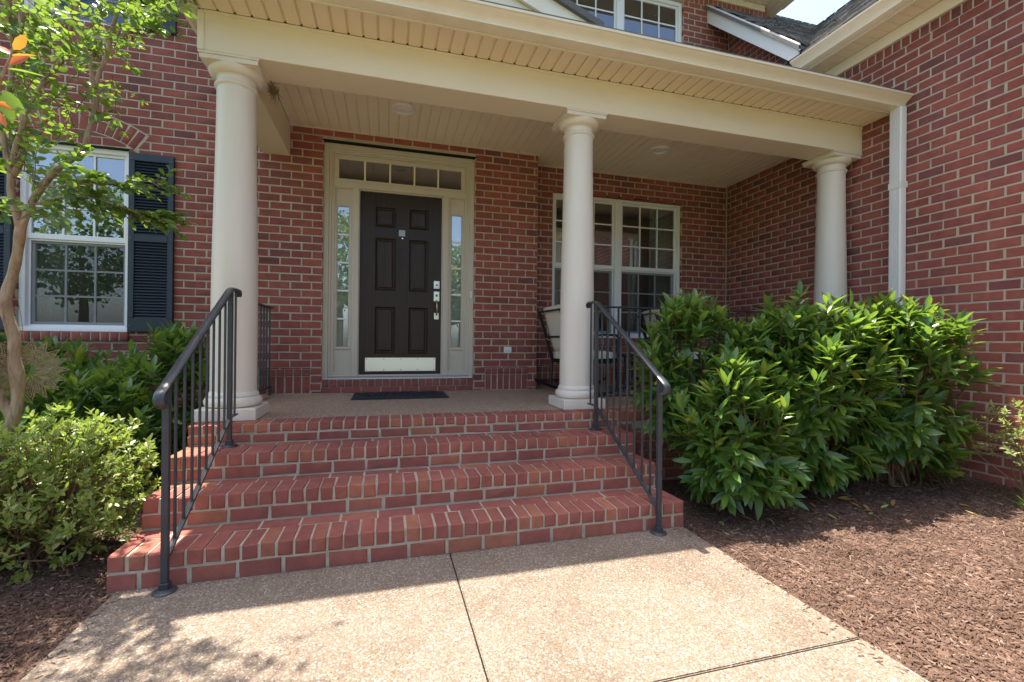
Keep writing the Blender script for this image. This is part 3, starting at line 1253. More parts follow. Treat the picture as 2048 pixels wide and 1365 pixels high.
def poly_area(p):
    return abs(sum(p[i][0]*p[(i+1) % len(p)][1]-p[(i+1) % len(p)][0]*p[i][1] for i in range(len(p))))/2 if len(p) > 2 else 0


def cut_at_arch(pieces, wall):
    """bricks that meet the arch are cut along it"""
    out = []
    AM = 0.612
    for pc in pieces:
        M, L, D, H = pc
        c = M.translation
        rect = [(c.x-L/2, c.z-H/2), (c.x+L/2, c.z-H/2), (c.x+L/2, c.z+H/2), (c.x-L/2, c.z+H/2)]
        rs = [math.hypot(p[0]-ACX, p[1]-ACZ) for p in rect] + [math.hypot(c.x-ACX, c.z-ACZ)]
        an = [abs(math.atan2(p[0]-ACX, p[1]-ACZ)) for p in rect]
        if c.z < 2.9 or max(rs) < AR0-0.008 or min(rs) > AR1+0.010 or min(an) > AM:
            out.append(pc)
            continue
        aa = math.atan2(c.x-ACX, c.z-ACZ)
        n = (math.sin(aa), math.cos(aa))
        base = ACX*n[0] + ACZ*n[1]
        polys = [clip_poly(rect, n, base+AR0-0.008), clip_poly(rect, (-n[0], -n[1]), -(base+AR1+0.010))]
        if max(an) > AM:                       # beyond the springer
            s_ = 1 if c.x > ACX else -1
            e = (-s_*math.cos(AM), math.sin(AM))
            mid = clip_poly(clip_poly(rect, n, base+AR1+0.010), (-n[0], -n[1]), -(base+AR0-0.008))
            polys.append(clip_poly(mid, e, ACX*e[0]+ACZ*e[1]-0.008))
        for pl_ in polys:
            if poly_area(pl_) > 0.0006:
                part('brick', MB().prism(pl_, 'y', YW, YW+0.05), 'wall_brick', wall)
    return out


lp = run_bond((0, YW, 0), 0, -4.6, -1.28, 0.0, 6.04, [(L0, L1, LZ0-0.098, LZ1), (U0, U1, UZ0-0.098, UZ1)], phase=0.02, zbase=zb1-8*CO)
lp = cut_at_arch(lp, wlft)
na = 15
for i in range(na):
    a = -0.60 + 1.20*(i+.5)/na
    rm = (AR0+AR1)/2
    M = face_matrix((0, YW, 0), 0, ACX + rm*math.sin(a), ACZ + rm*math.cos(a)) @ Matrix.Rotation(a, 4, 'Y')
    lp.append((M, rm*1.20/na - JT, 0.05, AR1-AR0-0.006))
lp += rowlock_sill((0, YW, 0), L0-0.02, L1+0.02, LZ0-0.006)
lp += rowlock_sill((0, YW, 0), U0-0.02, U1+0.02, UZ0-0.006)
lay_bricks(wlft, lp, 'wall_brick', 300)
part('sill_mortar', MB().box(L0, L1, YW-0.020, YW+0.1, LZ0-0.092, LZ0-0.012).box(U0, U1, YW-0.020, YW+0.1, UZ0-0.092, UZ0-0.012), 'mortar', wlft)
part('lintel', MB().box(L0-0.03, L1+0.03, YW+0.001, YW+0.06, LZ1-0.002, LZ1+0.010), 'black_tar', wlft)

# --- upper wall over the porch
P0, P1, PZ0, PZ1 = 2.02, 3.92, 4.2, 5.893
wu = mortar_wall('upper_wall', (0, YW, 0), 0, -1.279, 5.30, 3.43, 6.3, [(P0, P1, PZ0, PZ1)], house)
up = run_bond((0, YW, 0), 0, 1.4, 5.29, 4.5, PZ1+0.004, [(P0, P1, PZ0, PZ1)], phase=0.04, zbase=zb1)
n = round((5.29-3.0)/RP)
for i in range(n):
    up.append((face_matrix((0, YW, 0), 0, 3.0+RP*(i+.5), PZ1+0.10), RP-JT, 0.05, 0.185))
lay_bricks(wu, up, 'wall_brick', 120)

# --- garage wing wall, running towards the street
wg = mortar_wall('garage_wall', (XG, 0, 0), RZG, -6.2, 3.0, -0.12, 4.06, [], house)
gp_ = run_bond((XG, 0, 0), RZG, -5.39, -1.2, -0.02, 3.95, phase=0.06, zbase=zb1-8*CO)
n = round(4.2/RP)
for i in range(n):
    gp_.append((face_matrix((XG, 0, 0), RZG, -5.39+RP*(i+.5), 3.999), RP-JT, 0.05, 0.086))
gp_ += run_bond((XG, 0, 0), RZG, -5.39, -3.7, 4.06, 5.75, zbase=zb1-8*CO, keep=lambda u, z: z < -u+0.27)
lay_bricks(wg, gp_, 'wall_brick', 300)
gm2 = MB().prism([(3.7, 4.03), (6.2, 4.03), (6.2, 6.45), (3.7, 3.96)], 'x', XG+0.0066, XG+0.15)
part('gable_mortar', gm2, 'mortar', wg)


# ------------------------------------------------------------------ windows


def sash(parent, name, x0, x1, z0, z1, y, w=0.042, cols=3, rows=3, wb=None, wt=None, lites=True):
    s = part(name, MB().frame(x0, x1, z0, z1, w, y, y+0.035, wt, wb), 'white_vinyl', parent, bevel=0.003)
    gx0, gx1 = x0+w, x1-w
    gz0, gz1 = z0+(wb or w), z1-(wt or w)
    return s, (gx0, gx1, gz0, gz1)


def pane(parent, g, y):
    m = MB().box(g[0]+0.0005, g[1]-0.0005, y, y+0.004, g[2]+0.0005, g[3]-0.0005)
    return part('pane', m, 'window_glass', parent)


def muntins(parent, g, y, cols, rows, w=0.017):
    mb = MB()
    for i in range(1, cols):
        c = g[0]+(g[1]-g[0])*i/cols
        mb.box(c-w/2, c+w/2, y, y+0.010, g[2], g[3])
    for j in range(1, rows):
        c = g[2]+(g[3]-g[2])*j/rows
        mb.box(g[0], g[1], y+0.001, y+0.009, c-w/2, c+w/2)
    return part('muntin', mb, 'white_vinyl', parent)


def double_hung(name, x0, x1, z0, z1, y, units=1, screen=True, label=None):
    """white double-hung window; y is the outer face of its frame"""
    fr = MB().frame(x0, x1, z0, z1, 0.048, y, y+0.10, 0.05, 0.045)
    W = (x1-x0)
    mull = 0.10
    us = []
    if units == 1:
        us = [(x0+0.048, x1-0.048)]
    else:
        c = (x0+x1)/2
        fr.box(c-mull/2, c+mull/2, y-0.001, y+0.10, z0+0.045, z1-0.05)
        us = [(x0+0.048, c-mull/2), (c+mull/2, x1-0.048)]
    win = part(name, fr, 'white_vinyl', house, bevel=0.004, label=label)
    part('sill_nose', MB().box(x0-0.004, x1+0.004, y-0.018, y+0.05, z0-0.006, z0+0.028), 'white_vinyl', win, bevel=0.004)
    for a, b in us:
        zm = (z0+z1)/2 + 0.01
        s, g_ = sash(win, 'upper_sash', a, b, zm-0.026, z1-0.05, y+0.028, 0.026, wb=0.052, wt=0.026)
        pane(win, g_, y+0.045)
        muntins(win, g_, y+0.033, 3, 3)
        s, g_ = sash(win, 'lower_sash', a+0.004, b-0.004, z0+0.045, zm-0.027, y+0.062, 0.036, wb=0.045, wt=0.04)
        pane(win, g_, y+0.078)
        muntins(win, g_, y+0.070, 3, 3)
        if screen:
            sf = part('screen_frame', MB().frame(a+0.001, b-0.001, z0+0.046, zm-0.027, 0.016, y+0.046, y+0.056), 'white_vinyl', win)
            part('insect_screen', MB().add([(a+0.016, y+0.05, z0+0.06), (b-0.016, y+0.05, z0+0.06), (b-0.016, y+0.05, zm-0.04), (a+0.016, y+0.05, zm-0.04)], [(0, 1, 2, 3)]), 'insect_screen', win)
    return win


def curtain(parent, x0, x1, z0, z1, y, folds=7, taper=0.0, amp=0.03):
    mb = MB()
    n = folds*8
    V = []
    for j in range(9):
        t = j/8
        for i in range(n+1):
            s = i/n
            w = (x1-x0)*(1-taper*(1-abs(t-0.5)*2)*0)
            V.append((x0 + w*s, y + amp*math.sin(s*folds*2*math.pi + 0.4*math.sin(t*3)) + 0.006*math.sin(s*23+t*5), z0+(z1-z0)*t))
    F = []
    for j in range(8):
        for i in range(n):
            a = j*(n+1)+i
            F.append((a, a+1, a+n+2, a+n+1))
    mb.v, mb.f = V, F
    return part('curtain', mb, 'curtain_cloth', parent, smooth=True)


def room(parent, x0, x1, y0, y1, z0, z1):
    mb = MB()
    mb.add([(x0, y0, z0), (x1, y0, z0), (x1, y1, z0), (x0, y1, z0), (x0, y0, z1), (x1, y0, z1), (x1, y1, z1), (x0, y1, z1)],
           [(0, 1, 2, 3), (4, 7, 6, 5), (1, 5, 6, 2), (2, 6, 7, 3), (3, 7, 4, 0)])
    return part('room', mb, 'interior_wall', parent)


w1 = double_hung('window', L0, L1, LZ0, LZ1, YW+0.045)
room(w1, -4.2, -1.6, YW+0.20, 8.2, 0.65, 3.35)
curtain(w1, L0+0.02, L0+0.27, 0.9, 3.2, YW+0.26, 5)
w2 = double_hung('window', V0, V1, VZ0, VZ1, YW+0.045, 2)
room(w2, 1.75, 6.2, YW+0.20, 9.5, 0.65, 3.35)
curtain(w2, V1-0.34, V1+0.02, 0.9, 3.2, YW+0.26, 6)
curtain(w2, V0+0.98, V0+1.20, 0.9, 2.6, YW+1.9, 5)
part('pier', MB().box(3.35, 4.2, YW+3.2, YW+3.3, 0.7, 3.2), 'photo_wood', w2)
w3 = double_hung('window', P0, P1, PZ0, PZ1, YW+0.045, 2, False)
room(w3, 1.6, 4.4, YW+0.20, 7.0, 3.8, 6.2)
bl = MB()
z = PZ0+0.05
while z < PZ1-0.04:
    bl.add([(P0+0.03, YW+0.175, z), (P1-0.03, YW+0.175, z), (P1-0.03, YW+0.162, z+0.045), (P0+0.03, YW+0.162, z+0.045)], [(0, 1, 2, 3)])
    z += 0.046
part('blind', bl, 'blind_white', w3)
w4 = double_hung('window', U0, U1, UZ0, UZ1, YW+0.045)
room(w4, -4.2, -1.6, YW+0.20, 7.0, 3.8, 6.2)


def shutter(x0, x1, z0, z1):
    y0, y1 = YW-0.038, YW-0.004
    mb = MB().frame(x0, x1, z0, z1, 0.052, y0, y1, 0.075, 0.135)
    zm = z0 + (z1-z0)*0.525
    mb.box(x0+0.052, x1-0.052, y0, y1, zm-0.035, zm+0.035)
    s = part('shutter', mb, 'shutter_paint', house, bevel=0.003)
    lv = MB()
    for a, b in ((z0+0.135, zm-0.035), (zm+0.035, z1-0.075)):
        n = int((b-a)/0.0295)
        st = (b-a)/n
        for i in range(n):
            c = a + st*(i+.5)
            lv.prism([(y0+0.004, c-0.0125), (y0+0.009, c-0.015), (y1-0.004, c+0.010), (y1-0.009, c+0.0125)], 'x', x0+0.050, x1-0.050)
    part('louvres', lv, 'shutter_paint', s)
    sw = MB()
    for xx in (x0+0.02, x1-0.02):
        for zz in (z0+0.06, zm, z1-0.06):
            sw.lathe([(0.006, 0), (0.006, 0.003)], 0, 0, 8)
            b = sw.v[-16:]
            sw.v[-16:] = [(xx+p[0], y0-p[2], zz+p[1]) for p in b]
    part('screw', sw, 'screw_metal', s)
    part('backing', MB().box(x0+0.04, x1-0.04, y1-0.003, y1+0.0005, z0+0.03, z1-0.03), 'black_tar', s)


shutter(-2.487, -2.10, 1.222, 3.008)
shutter(-3.80, -3.413, 1.222, 3.008)
shutter(-2.487, -2.10, 4.26, 5.93)

# ------------------------------------------------------------------ front door
FY = YE + 0.045                                # face of the door frame
sur = MB()
# outer casing in three steps
for i, (o, a, b) in enumerate(((0.0, 0.052, 0.0), (0.052, 0.024, 0.014), (0.076, 0.020, 0.026))):
    sur.frame(DX0+o, DX1-o, 0.738+(0.026 if i else 0), DZ1-0.004-o, a, FY+b, FY+0.11, a, 0.02 if i else 0.012)
ix0, ix1 = DX0+0.096, DX1-0.096
TZ = 2.842                                     # underside of the transom rail
sur.box(ix0, ix1, FY+0.020, FY+0.11, TZ-0.035, TZ+0.022)
ddx0, ddx1 = -0.287, 0.597                     # door leaf
for a, b in ((ddx0-0.075, ddx0-0.012), (ddx1+0.012, ddx1+0.075)):
    sur.box(a, b, FY+0.018, FY+0.11, 0.775, TZ-0.035)
sur.box(ddx0-0.012, ddx0-0.002, FY+0.035, FY+0.11, 0.775, TZ-0.035)
sur.box(ddx1+0.002, ddx1+0.012, FY+0.035, FY+0.11, 0.775, TZ-0.035)
sur.box(ddx0-0.012, ddx1+0.012, FY+0.035, FY+0.11, TZ-0.050, TZ-0.035)
ds_ = part('door_surround', sur, 'trim_paint', house, bevel=0.0025)
# transom
tg = (ix0+0.052, ix1-0.052, TZ+0.062, DZ1-0.004-0.096-0.048)
part('transom_frame', MB().frame(ix0+0.001, ix1-0.001, TZ+0.022, DZ1-0.101, 0.051, FY+0.032, FY+0.07, 0.048, 0.040), 'trim_paint', ds_, bevel=0.004)
part('transom_glass', MB().box(tg[0], tg[1], FY+0.050, FY+0.054, tg[2], tg[3]), 'window_glass', ds_)
tm = MB()
for i in range(1, 5):
    c = tg[0]+(tg[1]-tg[0])*i/5
    tm.box(c-0.009, c+0.009, FY+0.040, FY+0.049, tg[2], tg[3])
part('muntin', tm, 'cream_paint', ds_)
# sidelights
for a, b in ((ix0, ddx0-0.075), (ddx1+0.075, ix1)):
    c = (a+b)/2
    sl_ = MB().frame(a, b, 0.775, TZ-0.035, 0.012, FY+0.026, FY+0.09)
    z0, z1 = 1.055, 2.635
    sl_.box(a+0.012, b-0.012, FY+0.048, FY+0.09, 0.787, z0)
    sl_.box(a+0.012, b-0.012, FY+0.048, FY+0.09, z1, TZ-0.047)
    sl_.box(a+0.012, c-0.088, FY+0.048, FY+0.09, z0, z1)
    sl_.box(c+0.088, b-0.012, FY+0.048, FY+0.09, z0, z1)
    sl_.box(a+0.012, b-0.012, FY+0.030, FY+0.048, 0.787, 0.812)
    s_ = part('sidelight', sl_, 'trim_paint', ds_, bevel=0.003)
    fr = MB().frame(c-0.087, c+0.087, z0+0.002, z1-0.002, 0.022, FY+0.036, FY+0.066)
    fr.frame(c-0.066, c+0.066, z0+0.022, z1-0.022, 0.010, FY+0.045, FY+0.066)
    part('sidelight_moulding', fr, 'trim_paint', ds_, bevel=0.003)
    part('sidelight_glass', MB().box(c-0.058, c+0.058, FY+0.058, FY+0.062, z0+0.03, z1-0.03), 'window_glass', ds_)
    part('sheer_panel', MB().box(c-0.085, c+0.085, FY+0.100, FY+0.104, z0, z1), 'curtain_cloth', ds_)
    mb = MB()
    for i in range(1, 5):
        zz = z0+0.03+(z1-z0-0.06)*i/5
        mb.box(c-0.056, c+0.056, FY+0.0515, FY+0.0575, zz-0.009, zz+0.009)
    part('muntin', mb, 'white_vinyl', ds_)
part('threshold', MB().prism([(FY-0.005, 0.736), (FY-0.005, 0.748), (FY+0.03, 0.764), (FY+0.11, 0.776), (FY+0.11, 0.736)], 'x', DX0+0.004, DX1-0.004), 'threshold_metal', ds_)
room(ds_, DX0-0.3, DX1+1.5, FY+0.14, 9.0, 0.7, 3.4)

# the leaf: stiles and rails stand round six sunk, raised-field panels
dz0, dz1 = 0.782, TZ-0.052
dw, dh = ddx1-ddx0, dz1-dz0
py0 = FY+0.055


def fx(t):
    return ddx0 + dw*t


def fzd(t):
    return dz1 - dh*t


pans = [(xa, xb, za, zb) for za, zb in ((0.076, 0.188), (0.247, 0.537), (0.626, 0.886)) for xa, xb in ((0.179, 0.428), (0.588, 0.835))]
dm = MB()
xsd = [0, 0.179, 0.428, 0.588, 0.835, 1]
zsd = [0, 0.076, 0.188, 0.247, 0.537, 0.626, 0.886, 1]
for i in range(5):
    for j in range(7):
        ca, cz = (xsd[i]+xsd[i+1])/2, (zsd[j]+zsd[j+1])/2
        hole = any(p[0] < ca < p[1] and p[2] < cz < p[3] for p in pans)
        if not hole:
            dm.box(fx(xsd[i]), fx(xsd[i+1]), py0, py0+0.04, fzd(zsd[j+1]), fzd(zsd[j]))
dm.box(ddx0+0.01, ddx1-0.01, py0+0.016, py0+0.039, dz0+0.01, dz1-0.01)
door = part('front_door', dm, 'door_wood', house)
for xa, xb, za, zb in pans:
    a, b, c, d = fx(xa), fx(xb), fzd(zb), fzd(za)

    def ring(i):
        return [(a+i, c+i), (b-i, c+i), (b-i, d-i), (a+i, d-i)]
    V, F = [], []
    prof = [(0.0, 0.000), (0.005, -0.005), (0.012, 0.004), (0.020, 0.012), (0.026, 0.013), (0.040, 0.004), (0.044, 0.003)]
    for ins, dep in prof:
        for q in ring(ins):
            V.append((q[0], py0+dep, q[1]))
    m = len(prof)
    for k in range(m-1):
        for e in range(4):
            e2 = (e+1) % 4
            F.append((k*4+e, k*4+e2, (k+1)*4+e2, (k+1)*4+e))
    F.append(tuple((m-1)*4+e for e in range(4)))
    part('door_panel', MB().add(V, F), 'door_wood', door)
kp = part('kick_plate', MB().box(fx(0.072), fx(0.937), py0-0.003, py0-0.0005, fzd(0.982), fzd(0.908)), 'kick_plate_metal', door)


def dot(mb, x, z, y, r=0.0055, d=0.0025):
    n = 10
    b = MB().lathe([(r, 0), (r*0.7, d)], 0, 0, n)
    mb.add([(x+p[0], y-p[2], z+p[1]) for p in b.v], b.f)


kx = MB()
for i in range(5):
    for zz in (0.915, 0.975):
        dot(kx, fx(0.072+0.865*(0.02+0.96*i/4)), fzd(zz), py0-0.003)
part('screw', kx, 'screw_metal', door)
lx = fx(0.944)


def plate(mb, cx, cz, w, h, y, t):
    mb.box(cx-w/2, cx+w/2, y-t, y-0.0005, cz-h/2, cz+h/2)


pl = MB()
plate(pl, lx, fzd(0.494), 0.064, 0.088, py0, 0.012)
plate(pl, lx, fzd(0.494), 0.044, 0.064, py0-0.012, 0.006)
part('deadbolt', pl, 'nickel', door, bevel=0.002)
pl = MB()
plate(pl, lx, fzd(0.560), 0.062, 0.112, py0, 0.012)
plate(pl, lx, fzd(0.672), 0.052, 0.074, py0, 0.010)
plate(pl, lx, fzd(0.672), 0.034, 0.050, py0-0.010, 0.004)
part('handle_plate', pl, 'nickel', door, bevel=0.002)
hp = []
for i in range(11):
    t = i/10
    hp.append((lx, py0-0.012-0.055*math.sin(math.pi*(0.1+0.9*t))**0.7, fzd(0.585+0.082*t)))
part('door_handle', MB().tube(hp, [0.010-0.003*abs(i/10-0.4) for i in range(11)], 10), 'brass', door, smooth=True)
kn = MB()
dot(kn, lx, fzd(0.555), py0-0.012, 0.014, 0.008)
dot(kn, lx, fzd(0.496), py0-0.018, 0.012, 0.004)
part('lock_cylinder', kn, 'screw_metal', door)
stk = MB().box(fx(0.508)-0.038, fx(0.508)+0.030, py0-0.0025, py0-0.0005, fzd(0.231), fzd(0.197))
part('sticker', stk, 'sticker_face', door)
part('peephole', MB().tube([(fx(0.510), py0-0.004, fzd(0.243)), (fx(0.510), py0+0.001, fzd(0.243))], 0.008, 10), 'nickel', door)
part('doorbell', MB().box(0.925, 0.945, FY-0.014, FY-0.0005, 1.655, 1.735), 'plastic_white', ds_, bevel=0.003)

ot = MB().box(1.32, 1.412, YE-0.016, YE-0.001, 1.022, 1.098)
outl = part('outlet_cover', ot, 'plastic_white', house, bevel=0.004)
oo = MB()
for s in (-0.02, 0.02):
    oo.tube([(1.366+s, YE-0.0165, 1.06), (1.366+s, YE-0.022, 1.06)], 0.017, 14)
part('outlet_lid', oo, 'plastic_white', outl, smooth=True)

# ------------------------------------------------------------------ garage eave
part('frieze_board', MB().box(XG-0.022, XG-0.001, -2.5, 5.39, 4.048, 4.158), 'gutter_paint', house, bevel=0.002)
y = 3.95
while y > 0.5:
    part('eave_panel', MB().box(4.412, XG-0.024, y-0.104+0.005, y-0.005, 4.160, 4.170), 'soffit_vinyl', house, bevel=0.004)
    y -= 0.104
part('eave_backing', MB().box(4.411, XG, -2.5, 4.0, 4.167, 4.19), 'soffit_vinyl', house)
part('eave_fascia', MB().box(4.392, 4.411, -2.5, 3.97, 4.145, 4.285), 'gutter_paint', house)
gxp = [(4.391-(3.188-p[0]), p[1]+0.780) for p in gp]
gg = MB()
n = len(gxp)
gg.v = [(p[0], -2.5, p[1]) for p in gxp] + [(p[0], 3.97, p[1]) for p in gxp]
gg.f = [tuple(range(n)), tuple(range(2*n-1, n-1, -1))] + [(k, k+n, (k+1) % n+n, (k+1) % n) for k in range(n)]
part('garage_gutter', gg, 'gutter_paint', house, smooth=True)
# rake over the side wall
rk = MB().prism([(3.93, 4.20), (3.93, 4.37), (5.41, 5.87), (5.41, 5.67)], 'x', 4.300, 4.325)
rk.prism([(3.90, 4.345), (3.90, 4.42), (5.41, 5.935), (5.41, 5.855)], 'x', 4.280, 4.2995)
part('rake_board', rk, 'white_vinyl', house, bevel=0.002)
part('rake_soffit', MB().prism([(3.95, 4.215), (3.95, 4.235), (5.39, 5.695), (5.39, 5.675)], 'x', 4.3255, XG-0.001), 'soffit_vinyl', house)
# frieze and soffit of the main eave
part('upper_frieze', MB().box(3.0, 5.27, YW-0.022, YW-0.001, 6.00, 6.085), 'gutter_paint', house)
x = 3.0
while x < 5.55:
    part('upper_soffit_panel', MB().box(x+0.005, x+0.099, 4.85, YW-0.023, 6.088, 6.098), 'soffit_vinyl', house, bevel=0.004)
    x += 0.104
part('upper_soffit_backing', MB().box(-8, 5.58, 4.84, 6.2, 6.095, 6.2), 'soffit_vinyl', house)
part('upper_fascia', MB().box(-8, 5.60, 4.80, 4.84, 6.08, 6.28), 'gutter_paint', house)
# main roof behind (keeps the sun off as the real one does)
mr = MB().prism([(4.75, 6.26), (8.5, 9.2), (12.5, 6.2), (8.5, 9.1)], 'x', -8, 5.65)
part('main_roof', mr, 'roof_shingle', house)


def shingles(name, P0_, du, dv, nu, nv, wid, exp_, parent):
    """overlapping shingle tabs over a plane: du along the course, dv up the slope"""
    nrm = du.cross(dv).normalized()
    TV = np.array([(0, 0, 0.012), (1, 0, 0.012), (1, 1.5, 0.0), (0, 1.5, 0.0), (0, 0, 0), (1, 0, 0)])
    TF = np.array([(0, 1, 2, 3), (4, 5, 1, 0)])
    Ms = []
    for j in range(nv):
        off = random.uniform(0, wid)
        for i in range(nu):
            p = P0_ + du*(i*wid + off) + dv*(j*exp_ + random.uniform(-.006, .006))
            w = wid*random.uniform(0.8, 1.0)
            M = Matrix(((du.x*w, dv.x*exp_, nrm.x*random.uniform(.7, 1.4), p.x), (du.y*w, dv.y*exp_, nrm.y, p.y), (du.z*w, dv.z*exp_, nrm.z, p.z), (0, 0, 0, 1)))
            Ms.append(M)
    return scatter_mesh(name, TV, TF, Ms, 'roof_shingle', parent)


dv2 = Vector((0, 1, 1)).normalized()
r2 = part('side_roof', MB().prism([(3.90, 4.36), (3.90, 4.40), (6.30, 6.80), (6.30, 6.74)], 'x', 4.27, 8.0), 'roof_shingle', house)
shingles('shingles', Vector((4.268, 3.885, 4.408)), Vector((1, 0, 0)), dv2, 22, 26, 0.16, 0.13, r2)
r1 = MB()
sx_ = 0.87
r1.add([(4.26, -2.5, 4.255), (4.26, 6.4, 4.255), (6.30, 6.4, 4.255+sx_*2.04), (6.30, -2.5, 4.255+sx_*2.04), (8.3, 6.4, 4.26), (8.3, -2.5, 4.26)], [(0, 1, 2, 3), (3, 2, 4, 5), (0, 3, 5), (1, 4, 2), (0, 5, 4, 1)])
r1o = part('garage_roof', r1, 'roof_shingle', house)
dv1 = Vector((1, 0, sx_)).normalized()
shingles('shingles', Vector((4.25, 6.2, 4.268)), Vector((0, -1, 0)), dv1, 32, 20, 0.16, 0.13, r1o)

# ================================================================== railings


def stair_rail(x, label, flip=1):
    """black iron stair railing; x is its line, it climbs from y 2.42 to y 3.30"""
    r = thing('stair_railing', (x, 2.42, 0), label, 'railing', None)
    ya, yb = 2.418, 3.285
    zb = STEP_Z[2]
    ta, tb = 0.945, 1.475                      # tops of the posts
    m = (tb-ta)/(yb-ya)
    for yy, z0, z1 in ((ya, 0.0, ta-0.004), (yb, zb, tb-0.004)):
        p = part('post', MB().box(x-0.0138, x+0.0138, yy-0.0138, yy+0.0138, z0, z1), 'black_metal', r, bevel=0.002)
        sh = MB()
        sh.box(x-0.0195, x+0.0195, yy-0.0195, yy+0.0195, z0+0.004, z0+0.042)
        sh.lathe([(0.050, z0+0.0005), (0.050, z0+0.004), (0.042, z0+0.009), (0.026, z0+0.015)], x, yy, 20)
        part('post_shoe', sh, 'black_metal', p, bevel=0.002)
    # moulded cap rail: curl at the foot, slope, knee, short level end
    pts = []
    tv, nv = Vector((0, -0.853, -0.522)), Vector((0, 0.522, -0.853))
    A0 = Vector((x, ya-0.062, ta-0.030))
    cc = A0 + nv*0.036
    for i in range(10):                        # the curl, from underneath round to the top
        a = math.radians(165*(1-i/9))
        pts.append(cc - nv*0.036*math.cos(a) + tv*0.036*math.sin(a))
    pts += [(x, ya-0.03, ta-0.010), (x, ya, ta+0.008), (x, yb-0.03, tb-0.012), (x, yb+0.01, tb+0.006), (x, yb+0.06, tb+0.008), (x, yb+0.135, tb+0.008)]
    for i in range(1, 5):
        a = math.radians(90-35*i)
        pts.append((x, yb+0.135+0.022*math.cos(a), tb-0.014+0.022*math.sin(a)))
    part('handrail', MB().sweep(pts, 0.043, 0.016, (1, 0, 0)), 'black_metal', r, smooth=True)
    # channel under the balusters
    za, zc = 0.150, 0.655
    bp = [(x, ya+0.012, za), (x, yb+0.008, zc), (x, yb+0.135, zc)]
    mb = MB()
    mb.bar(bp[0], bp[1], 0.026, 0.012)
    mb.bar(bp[1], bp[2], 0.026, 0.012)
    part('bottom_rail', mb, 'black_metal', r, bevel=0.0015)
    n = 8
    for i in range(n):
        yy = ya + (yb-ya)*(i+1)/(n+1)
        t = (yy-ya)/(yb-ya)
        part('baluster', MB().box(x-0.0055, x+0.0055, yy-0.0055, yy+0.0055, za+(zc-za)*t, ta+(tb-ta)*t-0.003), 'black_metal', r)
    part('baluster', MB().box(x-0.0055, x+0.0055, yb+0.096, yb+0.107, zc, tb), 'black_metal', r)
    return r


stair_rail(-0.965, 'black iron stair railing beside the wide column and the azalea')
stair_rail(1.607, 'black iron stair railing beside the tall laurel shrubs')


def porch_rail(p, q, label):
    p, q = Vector(p), Vector(q)
    d = (q-p)
    L = d.length
    d.normalize()
    r = thing('porch_railing', ((p+q)/2).to_tuple(), label, 'railing')
    zt, zb = 1.475, FZ+0.085
    side = Vector((-d.y, d.x, 0))
    part('top_rail', MB().sweep([p+Vector((0, 0, zt-FZ)), q+Vector((0, 0, zt-FZ))], 0.044, 0.016, side), 'black_metal', r, smooth=True)
    part('bottom_rail', MB().bar(p+Vector((0, 0, zb-FZ)), q+Vector((0, 0, zb-FZ)), 0.030, 0.014), 'black_metal', r)
    n = int(L/0.105)
    for i in range(n):
        c = p + d*(L*(i+.5)/n)
        part('baluster', MB().box(c.x-0.0068, c.x+0.0068, c.y-0.0068, c.y+0.0068, zb, zt-0.004), 'black_metal', r)
    for c in (p+d*0.03, q-d*0.03):
        part('foot', MB().box(c.x-0.012, c.x+0.012, c.y-0.012, c.y+0.012, FZ-0.002, zb), 'black_metal', r)
    return r


porch_rail((COLX[1]+0.135, COLY, FZ), (COLX[2]-0.15, COLY, FZ), 'black iron porch railing between the round columns behind the shrubs')
porch_rail((-1.125, COLY+0.15, FZ), (-1.125, YE-0.05, FZ), 'short black iron porch railing from column back to the entry wall')

# ================================================================== rocking chairs, table, mat


def cushion(name, parent, c, dims, M3, mat='cushion_cloth'):
    """a puffed pad: a rounded box"""
    bm = bmesh.new()
    bmesh.ops.create_cube(bm, size=1)
    bmesh.ops.subdivide_edges(bm, edges=bm.edges[:], cuts=5, use_grid_fill=True)
    og = org(parent)
    for v in bm.verts:
        p = v.co*2
        e = 0.80
        q = Vector([math.copysign(abs(k)**1.0, k) for k in p])
        # round the rim
        m = max(abs(q.x), abs(q.y))
        z = q.z*(1-0.45*max(0, m-0.55)/0.45*0.75)
        n = mnoise.noise(Vector((p.x*2+c[0]*3, p.y*2, p.z+c[1])))*0.05
        l = Vector((q.x*(1-0.03*q.y*q.y), q.y*(1-0.03*q.x*q.x), z*(1+n)))
        l = Vector((l.x*dims[0]/2, l.y*dims[1]/2, l.z*dims[2]/2))
        v.co = M3 @ l + Vector(c) - og
    bmesh.ops.recalc_face_normals(bm, faces=bm.faces)
    me = bpy.data.meshes.new(name)
    bm.to_mesh(me)
    bm.free()
    me.materials.append(MATS[mat])
    me.shade_smooth()
    o = bpy.data.objects.new(name, me)
    COL.objects.link(o)
    o.parent = parent
    ORG[o.name] = og
    return o


